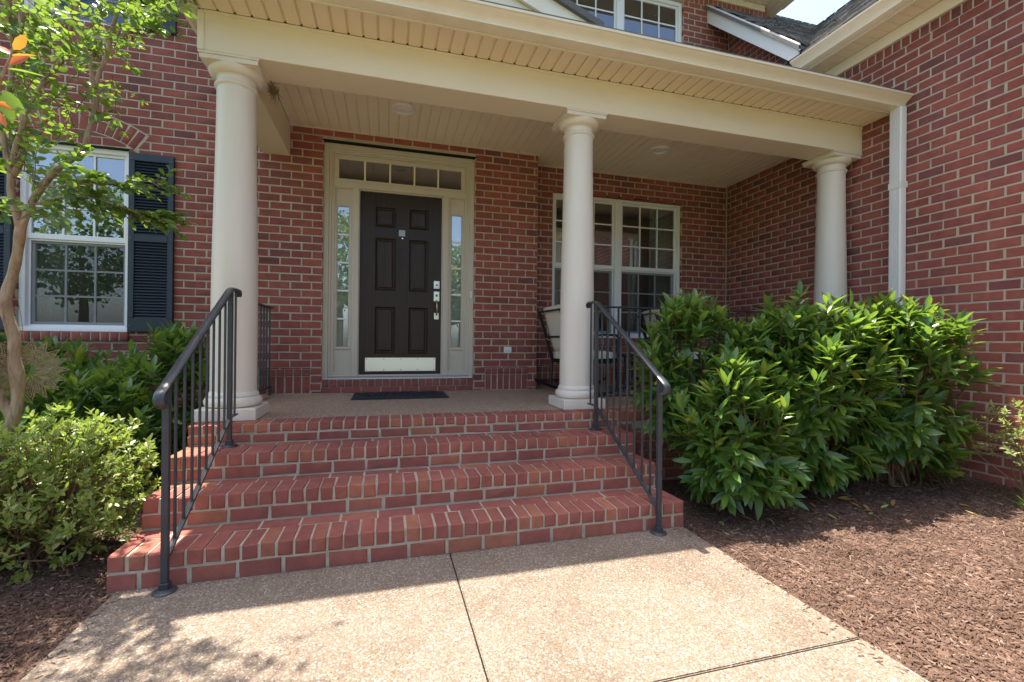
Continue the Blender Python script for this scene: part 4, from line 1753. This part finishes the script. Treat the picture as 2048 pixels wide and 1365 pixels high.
def rocking_chair(x, y, ang, label):
    """faces along its own +x before it is turned by ang"""
    r = thing('rocking_chair', (x, y, FZ), label, 'chair')
    R = Matrix.Rotation(ang, 3, 'Z')

    def P(a, b, c):
        return R @ Vector((a, b, 0)) + Vector((x, y, FZ + c))
    W = 0.28
    for s in (-W, W):
        pts = [P(-0.46 + 0.92*i/14, s, 0.012 + 0.36*((-0.46+0.92*i/14)**2)*1.6) for i in range(15)]
        part('rocker', MB().tube(pts, 0.017, 8), 'chair_metal', r, smooth=True)
        part('front_leg', MB().tube([P(0.26, s, 0.05), P(0.27, s, 0.36), P(0.25, s, 0.60)], 0.013, 8), 'chair_metal', r, smooth=True)
        part('rear_leg', MB().tube([P(-0.27, s, 0.05), P(-0.25, s, 0.36)], 0.013, 8), 'chair_metal', r, smooth=True)
        arm = [P(-0.33, s, 0.60), P(-0.15, s, 0.615), P(0.10, s, 0.645), P(0.24, s, 0.64), P(0.31, s, 0.59), P(0.29, s, 0.51)]
        part('armrest', MB().tube(arm, 0.014, 8), 'chair_metal', r, smooth=True)
        part('back_post', MB().tube([P(-0.24, s, 0.33), P(-0.30, s, 0.52), P(-0.36, s, 0.72), P(-0.42, s, 0.90)], 0.019, 8), 'chair_metal', r, smooth=True)
    mb = MB()
    for a, b in (((-0.25, -W, 0.35), (-0.25, W, 0.35)), ((0.27, -W, 0.37), (0.27, W, 0.37)), ((-0.42, -W, 0.90), (-0.42, W, 0.90)), ((-0.33, -W, 0.62), (-0.33, W, 0.62))):
        mb.tube([P(*a), P(*b)], 0.011, 8)
    part('cross_bars', mb, 'chair_metal', r, smooth=True)
    st = MB()
    for s in (-W, W):
        st.bar(P(-0.25, s, 0.35), P(0.27, s, 0.37), 0.016, 0.05)
    part('seat_rail', st, 'chair_metal', r)
    part('seat_base', MB().bar(P(-0.25, 0, 0.34), P(0.27, 0, 0.36), 2*W-0.02, 0.012), 'chair_metal', r)
    cushion('seat_cushion', r, P(0.01, 0, 0.415), (0.54, 0.52, 0.12), R)
    tilt = Matrix.Rotation(math.radians(-106), 3, 'Y')
    cushion('back_cushion', r, P(-0.278, 0, 0.695), (0.55, 0.50, 0.12), R @ tilt)
    sp_ = MB()
    for s in (-0.26, 0.26):
        sp_.tube([P(-0.24, s, 0.60), P(-0.30, s, 0.585), P(-0.34, s, 0.60)], 0.004, 6)
    part('cushion_tie', sp_, 'cushion_cloth', r)
    return r


rocking_chair(2.12, 4.66, math.radians(4), 'black metal rocking chair with beige cushions, half hidden behind the middle column')
rocking_chair(3.36, 4.62, math.radians(-12), 'black metal rocking chair with beige cushions, standing behind the laurels')
tb = thing('side_table', (2.72, 4.72, FZ), 'small black metal side table between the two rocking chairs', 'table')
part('table_top', MB().lathe([(0.20, FZ+0.405), (0.21, FZ+0.41), (0.21, FZ+0.425), (0.20, FZ+0.43)], 2.72, 4.72, 28), 'chair_metal', tb, smooth=True)
for k in range(4):
    a = math.pi/4 + k*math.pi/2
    c, s = math.cos(a), math.sin(a)
    part('leg', MB().tube([(2.72+0.17*c, 4.72+0.17*s, FZ+0.405), (2.72+0.15*c, 4.72+0.15*s, FZ+0.2), (2.72+0.19*c, 4.72+0.19*s, FZ)], 0.011, 8), 'chair_metal', tb, smooth=True)

mat_ = thing('doormat', (0.15, 4.76, FZ), 'black rubber doormat with raised scrollwork before the front door', 'doormat')
MX0, MX1, MY0, MY1 = -0.315, 0.605, 4.475, 5.045
part('pad', MB().prism([(MY0, FZ-0.001), (MY0+0.015, FZ+0.010), (MY1-0.015, FZ+0.010), (MY1, FZ-0.001)], 'x', MX0, MX1), 'rubber_mat', mat_, bevel=0.002)
bd = MB()
zt = FZ+0.0105
for a, b, c, d in ((MX0+0.05, MX1-0.05, MY0+0.05, MY0+0.065), (MX0+0.05, MX1-0.05, MY1-0.065, MY1-0.05), (MX0+0.05, MX0+0.065, MY0+0.065, MY1-0.065), (MX1-0.065, MX1-0.05, MY0+0.065, MY1-0.065)):
    bd.box(a, b, c, d, zt-0.002, zt+0.004)
part('border', bd, 'rubber_mat', mat_)
scm = MB()
for i in range(11):
    cx = MX0+0.13+i*0.066
    for s in (-1, 1):
        pts = []
        for k in range(14):
            a = k/13*4.2
            rr = 0.034*(1-k/17)
            pts.append((cx + rr*math.cos(a+i), 4.76 + s*0.13 + s*rr*math.sin(a+i), zt+0.001))
        scm.tube(pts, 0.0045, 5)
    pts = [(cx-0.03+0.06*k/8, 4.76+0.05*math.sin(k/8*6.28+i*1.7), zt+0.001) for k in range(9)]
    scm.tube(pts, 0.006, 5)
part('scrollwork', scm, 'rubber_mat', mat_, kind='stuff')

# ================================================================== bird's nest on the capital, cable on the wall
nest = MB()
nr = random.Random(5)
for i in range(150):
    a = nr.uniform(0, 6.28)
    c = Vector((COLX[0]+0.205, COLY+0.145, 3.055)) + Vector((nr.gauss(0, .014), nr.gauss(0, .024), nr.gauss(0.0, .016)))
    d = Vector((nr.gauss(0, 1), nr.gauss(0, 1), nr.gauss(0, .5))).normalized()*nr.uniform(.012, .034)
    if nr.random() < 0.12:
        d = Vector((nr.gauss(0, .2), nr.gauss(0, .2), -1))*nr.uniform(.05, .10)
        nest.tube([c, c+d*0.5+Vector((nr.gauss(0, .008), 0, 0)), c+d], 0.0013, 4)
    else:
        nest.tube([c-d, c+Vector((nr.gauss(0, .006), nr.gauss(0, .006), nr.gauss(0, .006))), c+d], 0.0016, 4)
no = part('bird_nest', nest, 'straw')
tag(no, 'untidy straw bird nest tucked beside the capital of the corner column', 'nest')

cab = []
for px, py in ((1820, 870), (1862, 885), (1900, 893), (1940, 900), (1985, 904), (2030, 904), (2080, 898)):
    d = pray(px, py)
    t = (XG-0.012)/d.x
    cab.append((XG-0.012, d.y*t, CAM_H+d.z*t))
co = part('cable', MB().tube(cab, 0.0045, 6), 'rubber_black', smooth=True)
tag(co, 'thin black cable sagging along the foot of the garage wall', 'cable')

# ================================================================== plants


def leaf_tpl(W=0.30, fold=0.10, curl=0.10, st=((0.18, 0.62), (0.45, 1.0), (0.75, 0.72)), stalk=0.0):
    """a leaf of unit length along +x, face up, folded along its midrib"""
    V = [(0, 0, 0)]
    for s, w in st:
        z = -curl*s*s
        V += [(s, -W/2*w, z + fold*w*W), (s, 0, z), (s, W/2*w, z + fold*w*W)]
    V.append((1, 0, -curl))
    n = len(st)
    F = [(0, 1, 2), (0, 2, 3)]
    for k in range(n-1):
        a, b = 1+3*k, 4+3*k
        F += [(a, b, b+1), (a, b+1, a+1), (a+1, b+1, b+2), (a+1, b+2, a+2)]
    a, t = 1+3*(n-1), 1+3*n
    F += [(a, t, a+1), (a+1, t, a+2)]
    return np.array(V, float), np.array(F)


LAUREL = leaf_tpl(0.30, 0.16, 0.10)
OVAL = leaf_tpl(0.44, 0.12, 0.08, ((0.2, 0.72), (0.5, 1.0), (0.8, 0.66)))
MYRT = leaf_tpl(0.56, 0.10, 0.10, ((0.2, 0.75), (0.5, 1.0), (0.8, 0.60)))
BLADE = leaf_tpl(0.035, 0.2, 0.35, ((0.2, 1.0), (0.5, 0.9), (0.8, 0.6)))
LMESH = {}


def leaf_mesh(key, tpl, mat):
    if key not in LMESH:
        LMESH[key] = np_mesh('leaf', tpl[0], tpl[1], mat, True)
    return LMESH[key]


def leaf_M(p, d, up, L):
    d = d.normalized()
    s = up.cross(d)
    if s.length < 1e-3:
        s = Vector((1, 0, 0)).cross(d)
    s.normalize()
    n = d.cross(s)
    return Matrix(((d.x*L, s.x*L, n.x*L, p.x), (d.y*L, s.y*L, n.y*L, p.y), (d.z*L, s.z*L, n.z*L, p.z), (0, 0, 0, 1)))


def put_leaves(plant, Ms, tpl, mat, nmax=300, name='leaf', rest='foliage', key=None):
    """the leaves that show largest as objects on one shared mesh, the rest as one mesh"""
    sc_ = sorted(((-show_size(M.translation + Vector((0, 0, 0)), 1.0), i) for i, M in enumerate(Ms)))
    pick = [i for s, i in sc_[:nmax] if s < 0]
    ps = set(pick)
    me = leaf_mesh(key or (name, mat), tpl, mat)
    for i in pick:
        inst(name, me, plant, Ms[i])
    r = [M for i, M in enumerate(Ms) if i not in ps]
    if r:
        scatter_mesh(rest, tpl[0], tpl[1], r, mat, plant, 'stuff', True)


def rnd_unit(r):
    while True:
        v = Vector((r.uniform(-1, 1), r.uniform(-1, 1), r.uniform(-1, 1)))
        if 0.05 < v.length < 1:
            return v.normalized()


def laurel(base, lobes, label, seed, dens=1.0, leafL=0.135, clamp=None, group=None, boxy=False):
    r = random.Random(seed)
    pl = thing('laurel_shrub', base, label, 'shrub', group)
    Ms = []
    stems = MB()
    B = Vector(base)
    for (c, rad) in lobes:
        c, rad = Vector(c), Vector(rad)
        area = (rad.x*rad.y + rad.y*rad.z + rad.x*rad.z)
        ns = int(215*area*dens)
        for i in range(ns):
            u = rnd_unit(r)
            if u.z < -0.86:
                u.z = -u.z
            dep = r.choice((1.0, 1.0, 0.97, 0.85, 0.7)) * r.uniform(0.92, 1.06)
            if boxy:
                u = Vector([math.copysign(abs(k)**0.75, k) for k in u])*0.95
            tip = c + Vector((u.x*rad.x, u.y*rad.y, u.z*rad.z))*dep
            if clamp:
                tip.x = min(max(tip.x, clamp[0]), clamp[1])
            if tip.z < 0.13:
                tip.z = 0.13 + r.uniform(0, 0.1)
            nrm = Vector((u.x/rad.x, u.y/rad.y, u.z/rad.z)).normalized()
            sd = (nrm*0.50 + Vector((0, 0, 0.95)) + rnd_unit(r)*0.34)
            if u.z < 0.1:
                sd = nrm*0.9 + Vector((0, 0, 0.15 + 0.5*max(0, u.z+0.3))) + rnd_unit(r)*0.35
                sd.z = max(sd.z, -0.25)
            sd.normalize()
            ln = r.uniform(0.14, 0.30)
            st = tip - sd*ln
            stems.tube([st, (st+tip)/2 + rnd_unit(r)*0.01, tip], [0.0035, 0.003, 0.0018], 4, False)
            if r.random() < 0.05:
                bp = Vector((B.x + r.gauss(0, .06), B.y + r.gauss(0, .06), B.z))
                mid = bp.lerp(st, 0.5) + Vector((r.gauss(0, .04), r.gauss(0, .04), 0.06))
                stems.tube([bp, mid, st], [0.011, 0.007, 0.0035], 5, False)
            n = r.randint(10, 15)
            a0 = r.uniform(0, 6.28)
            ax = sd.cross(Vector((0.3, 0.2, 0.1))).normalized()
            bx = sd.cross(ax)
            for k in range(n):
                t = (k+0.5)/n
                a = a0 + k*2.4
                rd = ax*math.cos(a) + bx*math.sin(a)
                op = math.radians(62 - 30*t + r.gauss(0, 13))
                d = sd*math.cos(op) + rd*math.sin(op) + rnd_unit(r)*0.18
                d.z -= 0.22*(1-t) + (0.22 if u.z < -0.1 else 0.0)
                p = st.lerp(tip, 0.12 + 0.88*t)
                L = leafL*r.uniform(0.55, 1.2)*(0.75 + 0.45*math.sin(math.pi*min(1, 0.25+0.7*t)))
                nu = (sd*0.8 + Vector((0, 0, 0.55)) + rnd_unit(r)*0.25)
                Ms.append(leaf_M(p, d, nu, L))
    part('stems', stems, 'twig', pl, kind='stuff')
    put_leaves(pl, Ms, LAUREL, 'laurel_leaf', 300)
    return pl


laurel((2.30, 2.75, bed_z(2.3, 2.75)), [((2.34, 2.56, 0.53), (0.46, 0.33, 0.53)), ((2.24, 2.96, 0.92), (0.44, 0.28, 0.60)), ((2.66, 2.88, 0.72), (0.32, 0.28, 0.58)), ((2.34, 2.66, 0.45), (0.36, 0.26, 0.42))],
       'glossy green laurel shrub beside the stair railing with sunlit shoots', 3)
laurel((3.12, 2.80, bed_z(3.12, 2.8)), [((3.10, 2.72, 0.80), (0.52, 0.42, 0.74)), ((3.12, 2.76, 0.80), (0.42, 0.32, 0.66))], 'dense green laurel shrub in the middle of the hedge before the porch', 4, boxy=True)
laurel((3.86, 2.66, bed_z(3.86, 2.66)), [((3.86, 2.63, 0.80), (0.52, 0.42, 0.76)), ((3.84, 2.66, 0.80), (0.42, 0.32, 0.66))], 'dense green laurel shrub standing against the garage wall and downspout', 5, clamp=(0, 4.60), boxy=True)
laurel((-1.72, 4.55, bed_z(-1.72, 4.55)), [((-1.72, 4.55, 0.58), (0.44, 0.50, 0.66))], 'shaded dark laurel shrub behind the stair railing under the shutter', 6, 0.9)
laurel((-2.55, 4.60, bed_z(-2.55, 4.6)), [((-2.50, 4.60, 0.50), (0.48, 0.50, 0.60))], 'shaded dark laurel shrub below the left window sill', 7, 0.9)
laurel((-3.25, 4.60, bed_z(-3.25, 4.6)), [((-3.25, 4.60, 0.56), (0.50, 0.50, 0.70))], 'shaded dark laurel shrub behind the tree trunk at the window corner', 8, 0.9)
laurel((-2.2, 4.0, bed_z(-2.2, 4.0)), [((-2.15, 3.95, 0.42), (0.62, 0.36, 0.50))], 'low dark laurel shrub just behind the sunlit azalea', 9, 0.9)


def azalea(base, c, rad, label, seed, n=620, leafL=0.040, mat='azalea_leaf', name='azalea_shrub', cat='shrub', tpl=OVAL):
    r = random.Random(seed)
    pl = thing(name, base, label, cat)
    c, rad = Vector(c), Vector(rad)
    B = Vector(base)
    Ms, stems = [], MB()
    for i in range(n):
        u = rnd_unit(r)
        if u.z < -0.8:
            u.z *= -0.6
            u.normalize()
        dep = r.choice((1.0, 1.0, 0.9, 0.75, 0.55))*r.uniform(0.88, 1.12)
        lump = 1 + 0.22*mnoise.noise(Vector((u.x*2.1, u.y*2.1, u.z*2.1 + seed)))
        tip = c + Vector((u.x*rad.x, u.y*rad.y, u.z*rad.z))*dep*lump
        tip.z = max(tip.z, 0.05)
        nrm = Vector((u.x/rad.x, u.y/rad.y, u.z/rad.z)).normalized()
        sd = (nrm*0.6 + Vector((0, 0, 0.6)) + rnd_unit(r)*0.45).normalized()
        ln = r.uniform(0.05, 0.12)
        st = tip - sd*ln
        stems.tube([st, tip], [0.0016, 0.001], 4, False)
        if r.random() < 0.30:
            bp = B + Vector((r.gauss(0, .05), r.gauss(0, .05), 0))
            stems.tube([bp, bp.lerp(st, .55) + Vector((r.gauss(0, .03), r.gauss(0, .03), .02)), st], [0.006, 0.004, 0.002], 5, False)
        ax = sd.cross(Vector((0.3, 0.2, 0.1))).normalized()
        bx = sd.cross(ax)
        a0 = r.uniform(0, 6.28)
        m = r.randint(6, 10)
        for k in range(m):
            t = k/m
            a = a0 + k*2.4
            rd = ax*math.cos(a) + bx*math.sin(a)
            op = math.radians(70 - 40*t + r.gauss(0, 10))
            d = sd*math.cos(op) + rd*math.sin(op)
            Ms.append(leaf_M(st.lerp(tip, 0.35+0.65*t), d, sd + Vector((0, 0, .5)) + rnd_unit(r)*.35, leafL*r.uniform(.65, 1.2)))
    part('stems', stems, 'twig', pl, kind='stuff')
    put_leaves(pl, Ms, tpl, mat, 300)
    return pl


azalea((-1.68, 2.86, bed_z(-1.68, 2.86)), (-1.66, 2.86, 0.36), (0.45, 0.36, 0.40), 'pale green azalea bush in sunlight left of the brick steps', 21, 820)
azalea((-2.25, 2.55, bed_z(-2.25, 2.55)), (-2.15, 2.65, 0.28), (0.40, 0.34, 0.32), 'lower pale azalea bush at the foot of the tree', 22, 360)
azalea((4.25, 2.02, bed_z(4.25, 2.02)), (4.26, 2.02, 0.55), (0.36, 0.26, 0.24), 'young rose bush with pale sunlit leaves by the garage wall', 23, 110, 0.036, 'rose_leaf', 'rose_bush')

gt_ = thing('grass_tuft', (4.12, 1.95, bed_z(4.12, 1.95)), 'small bright green tuft of grass growing in the mulch', 'grass')
r = random.Random(31)
gMs = []
for i in range(26):
    a = r.uniform(0, 6.28)
    gMs.append(leaf_M(Vector((4.12+r.gauss(0, .025), 1.95+r.gauss(0, .025), bed_z(4.12, 1.95)-0.005)), Vector((math.cos(a), math.sin(a), r.uniform(.5, 1.6))), Vector((0, 0, 1)), r.uniform(.10, .20)))
for M in gMs:
    inst('blade', leaf_mesh('blade', BLADE, 'grass_blade'), gt_, M)

# leaves fallen on the mulch
fl = leaf_mesh('fallen', leaf_tpl(0.28, 0.25, -0.15), 'fallen_leaf')
r = random.Random(17)
for i in range(34):
    x, y = (r.uniform(1.95, 4.2), r.uniform(2.18, 2.62)) if i < 33 else (r.uniform(2.2, 4.2), r.uniform(1.3, 2.2))
    a = r.uniform(0, 6.28)
    z = bed_z(x, y) + 0.012
    d = Vector((math.cos(a), math.sin(a), r.gauss(0, .1)))
    M = leaf_M(Vector((x, y, z)), d, Vector((r.gauss(0, .25), r.gauss(0, .25), 1)), r.uniform(.06, .10))
    o = inst('fallen_leaf', fl, None, M)
    tag(o, 'dry fallen laurel leaf lying on the dark mulch', 'leaf', 'fallen leaves on the mulch')

# ------------------------------------------------------------------ crape myrtle
TY = 3.0
tree = thing('crape_myrtle_tree', at_y(5, 1090, TY).to_tuple(), 'crape myrtle tree with smooth tan trunks and small bright leaves', 'tree')
tr_ = random.Random(41)


def trace(pts):
    """photo pixels with a distance each"""
    return [at_y(px, py, y) for px, py, y in pts]


def spline(P, n=4):
    out = []
    m = len(P)
    for i in range(m-1):
        p0, p1, p2, p3 = P[max(i-1, 0)], P[i], P[i+1], P[min(i+2, m-1)]
        for k in range(n):
            t = k/n
            out.append(0.5*((2*p1) + (p2-p0)*t + (2*p0-5*p1+4*p2-p3)*t*t + (3*p1-p0-3*p2+p3)*t**3))
    out.append(P[-1])
    return out


def limb(name, pts, r0, r1, extra=None):
    P = trace(pts)
    if extra:
        P += [Vector(e) for e in extra]
    S = spline(P)
    n = len(S)
    rad = [(r0+(r1-r0)*i/(n-1))*(1+0.22*mnoise.noise(S[i]*11)) for i in range(n)]
    S = [p + Vector((mnoise.noise(p*6), mnoise.noise(p*6+Vector((5, 0, 0))), 0))*0.016 for p in S]
    part(name, MB().tube(S, rad, 12), 'tree_bark', tree, smooth=True)
    return S


limbs = []
limbs.append(limb('trunk', [(-8, 1120, 3.0), (2, 960, 3.0), (14, 880, 3.0), (24, 834, 3.0), (36, 790, 3.0), (36, 750, 3.0), (28, 694, 3.0), (19, 647, 3.0), (14, 600, 3.0), (17, 562, 3.0), (24, 525, 3.0), (34, 487, 3.0), (42, 448, 3.0)], 0.031, 0.021))
limbs.append(limb('trunk', [(20, 842, 3.0), (2, 790, 2.98), (-14, 720, 2.95), (-50, 600, 2.9), (-90, 430, 2.9)], 0.022, 0.014))
limbs.append(limb('branch', [(40, 462, 3.0), (56, 422, 2.98), (84, 375, 2.96), (108, 345, 2.95), (140, 322, 2.95), (168, 296, 2.95), (176, 262, 2.96), (184, 222, 2.98), (200, 160, 3.0), (214, 100, 3.0), (228, 50, 3.0), (246, -40, 3.0)], 0.0185, 0.007, [(-1.45, 2.95, 3.45), (-1.42, 2.85, 3.95)]))
limbs.append(limb('branch', [(40, 458, 3.0), (32, 425, 2.97), (22, 390, 2.95), (20, 352, 2.95), (12, 318, 2.95), (3, 264, 2.95), (4, 210, 2.95), (30, 110, 2.95), (40, 10, 2.95)], 0.0185, 0.009, [(-1.85, 2.9, 3.5), (-1.8, 2.75, 4.0)]))
limbs.append(limb('branch', [(23, 352, 2.95), (41, 316, 2.97), (50, 278, 3.0), (46, 234, 3.02), (60, 205, 3.03), (88, 170, 3.05), (117, 126, 3.06), (140, 60, 3.06), (160, -30, 3.05)], 0.016, 0.007, [(-1.6, 3.1, 3.6), (-1.5, 3.15, 4.05)]))
limbs.append(limb('branch', [(192, 178, 2.98), (178, 117, 2.95), (158, 73, 2.92), (146, 20, 2.9), (140, -60, 2.88)], 0.012, 0.006, [(-1.55, 2.75, 3.7)]))
limbs.append(limb('branch', [(20, 330, 2.95), (45, 240, 2.9), (44, 176, 2.88), (30, 100, 2.85), (10, 20, 2.8)], 0.013, 0.007))
limbs.append(limb('branch', [(62, 412, 2.98), (120, 396, 2.90), (190, 398, 2.84), (250, 418, 2.80), (300, 432, 2.78), (335, 430, 2.76)], 0.006, 0.002))
limbs.append(limb('branch', [(84, 376, 2.96), (140, 372, 2.88), (205, 366, 2.82), (262, 365, 2.80), (318, 362, 2.78)], 0.005, 0.002))
tMs = []
twigs = MB()


def spray(p, d, ln, n, L, droop=0.25):
    """a leafy twig: leaves in near-opposite pairs"""
    d = d.normalized()
    prev = p.copy()
    side = d.cross(Vector((0, 0, 1)))
    if side.length < 0.05:
        side = Vector((1, 0, 0))
    side.normalize()
    pts = [p.copy()]
    for k in range(n):
        d = (d + Vector((0, 0, -droop/n)) + rnd_unit(tr_)*0.10).normalized()
        prev = prev + d*(ln/n)
        pts.append(prev.copy())
        for s in (-1, 1):
            if tr_.random() < 0.10:
                continue
            ld = (d*0.55 + side*s*0.85 + rnd_unit(tr_)*0.28)
            nu = (d.cross(side)*0.3 + Vector((0, 0, 0.6)) + Vector((0.15, -0.35, 0)) + rnd_unit(tr_)*0.75)
            tMs.append(leaf_M(prev, ld, nu, L*tr_.uniform(0.7, 1.2)))
    tMs.append(leaf_M(prev, d, Vector((0, 0, 1)), L))
    twigs.tube(pts, [0.0022-0.0014*i/len(pts) for i in range(len(pts))], 4, False)


# the low sprays in front of the window and the shutter
for S in limbs[-2:]:
    for i in range(3, len(S)-1):
        for q in range(2):
            d = (S[i+1]-S[i]).normalized() + rnd_unit(tr_)*0.7 + Vector((0, 0, -0.15))
            spray(S[i], d, tr_.uniform(.06, .17), tr_.randint(3, 6), 0.045)
# sprays that hang over the wall and the window head: photo regions (x0, y0, x1, y1, how many)
for x0, y0, x1, y1, n in ((60, -40, 330, 55, 40), (60, 40, 250, 130, 26), (20, 120, 150, 260, 22), (165, 165, 245, 250, 9), (40, 240, 150, 330, 9),
                          (0, 0, 110, 140, 20), (-30, 130, 60, 330, 14), (0, 330, 60, 420, 5), (240, 0, 350, 75, 12), (60, 330, 160, 440, 6)):
    for _ in range(n):
        P = at_y(tr_.uniform(x0, x1), tr_.uniform(y0, y1), tr_.uniform(2.65, 3.25))
        c = Vector((-1.85, 3.0, P.z-0.1))
        d = (P-c)*0.6 + rnd_unit(tr_)*0.5 + Vector((0.1, 0, 0.05))
        spray(P - d.normalized()*0.08, d, tr_.uniform(.12, .24), tr_.randint(4, 7), 0.047)
# the crown above the frame, which dapples the steps and the walk
for _ in range(120):
    P = Vector((-1.40, 2.66, 3.75)) + Vector((tr_.gauss(0, .28), tr_.gauss(0, .17), tr_.gauss(0, .40)))
    if P.x > -0.85 or P.z < 2.95 or P.y > 3.05:
        continue
    d = (P - Vector((-1.75, 3.0, 3.3))) + rnd_unit(tr_)*0.4
    spray(P, d, tr_.uniform(.14, .28), tr_.randint(4, 7), 0.044)
part('twigs', twigs, 'twig', tree, kind='stuff')
put_leaves(tree, tMs, MYRT, 'myrtle_leaf', 300, rest='crown')

# a near shoot with orange young leaves, reaching in from the left
sh_ = limb('branch', [(-160, 420, 1.9), (-90, 330, 1.65), (-30, 250, 1.5), (0, 190, 1.42), (18, 130, 1.38), (26, 100, 1.37)], 0.006, 0.002)
fo = Vector((0.4, -0.6, 0.5))
for k, (px, py, dx, dz, L, o) in enumerate(((26, 100, 0.5, 1.0, .060, 1), (22, 112, 1.0, 0.35, .058, 1), (22, 110, -1.0, 0.6, .060, 1), (14, 138, 1.0, 0.05, .085, 0), (10, 150, -1.0, 0.2, .08, 0),
                                      (4, 180, 0.7, -0.9, .078, 0), (0, 176, -1.0, -0.1, .08, 0), (-8, 205, 0.9, -0.2, .05, 1), (-14, 215, 0.5, -0.9, .06, 1), (16, 130, 0.8, 0.75, .062, 1), (0, 190, 0.35, -1.0, .08, 0))):
    p = at_y(px, py, 1.40 + 0.01*k)
    M = leaf_M(p, Vector((dx, 0.15, dz)), fo + rnd_unit(tr_)*0.6, L*0.85)
    inst('leaf', leaf_mesh('or' if o else 'gr', OVAL, 'orange_leaf' if o else 'myrtle_leaf'), tree, M)

# ------------------------------------------------------------------ starburst wind spinner hung by the trunk
SC = at_y(48, 742, 3.06)
spn = thing('wind_spinner', SC.to_tuple(), 'bronze starburst wind spinner of nested zigzag rings hung behind the tree trunk', 'ornament')
NP = 18
nS = (Vector((0, 0, CAM_H))-SC)
nS.z = 0
nS.normalize()
eS = Vector((0, 0, 1)).cross(nS).normalized()
for q, (ro, ri) in enumerate(((0.180, 0.126), (0.154, 0.106), (0.128, 0.086), (0.102, 0.067), (0.076, 0.048))):
    V, F = [], []
    th = 0.0108
    for k in range(2*NP):
        a = math.pi*k/NP
        rr = ro if k % 2 == 0 else ri
        for dr in (0, -th):
            for dn in (-0.0012, 0.0012):
                p = SC + eS*((rr+dr)*math.cos(a)) + Vector((0, 0, 1))*((rr+dr)*math.sin(a)) + nS*(dn + 0.02*math.sin(q*0.55))
                V.append(p)
    n = 2*NP
    for k in range(n):
        a, b = 4*k, 4*((k+1) % n)
        F += [(a, b, b+2, a+2), (a+1, a+3, b+3, b+1), (a, a+1, b+1, b), (a+2, b+2, b+3, a+3)]
    part('ring', MB().add(V, F), 'bronze', spn)
rib = MB()
for k in range(NP*2):
    if k % 2:
        continue
    a = math.pi*(k+1)/NP
    d = eS*math.cos(a) + Vector((0, 0, 1))*math.sin(a)
    rib.bar(SC+d*0.046, SC+d*0.120, 0.0028, 0.002, nS)
part('ribs', rib, 'bronze', spn, kind='stuff')
hk = SC + Vector((0, 0, 0.15))
part('hanger', MB().tube([hk, hk+Vector((0, -0.02, 0.12)), hk+Vector((0, -0.05, 0.24))], 0.0015, 5), 'bronze', spn)

# ================================================================== across the street: the trees that the glass mirrors
r = random.Random(77)
FARL = leaf_tpl(0.8, 0.1, 0.1)
for k, (x, y, h, w) in enumerate(((-9, -17, 9, 3.0), (-3, -21, 10, 3.4), (4.5, -18, 7.5, 2.6), (12, -20, 10, 3.4), (-16, -19, 11, 3.8), (20, -24, 11, 4))):
    kind = ('broad', 'tall', 'low', 'spreading', 'stout', 'leaning')[k]
    t = thing('street_tree', (x, y, -0.03), kind + ' green shade tree across the street, seen mirrored in the glass', 'tree', None)
    part('trunk', MB().tube([(x, y, -0.03), (x+0.1, y, h*0.25), (x, y+0.1, h*0.5)], [0.28, 0.2, 0.1], 10), 'twig', t, smooth=True)
    Ms = []
    for _ in range(4200):
        u = rnd_unit(r)
        b = 0.75 + 0.35*mnoise.noise(u*2.2 + Vector((k*3, 0, 0)))
        p = Vector((x, y, h*0.60)) + Vector((u.x*w, u.y*w, u.z*h*0.40))*b*r.uniform(.75, 1.05)
        Ms.append(leaf_M(p, rnd_unit(r), rnd_unit(r), r.uniform(.16, .32)))
    scatter_mesh('crown', FARL[0], FARL[1], Ms, 'far_leaf', t, None)
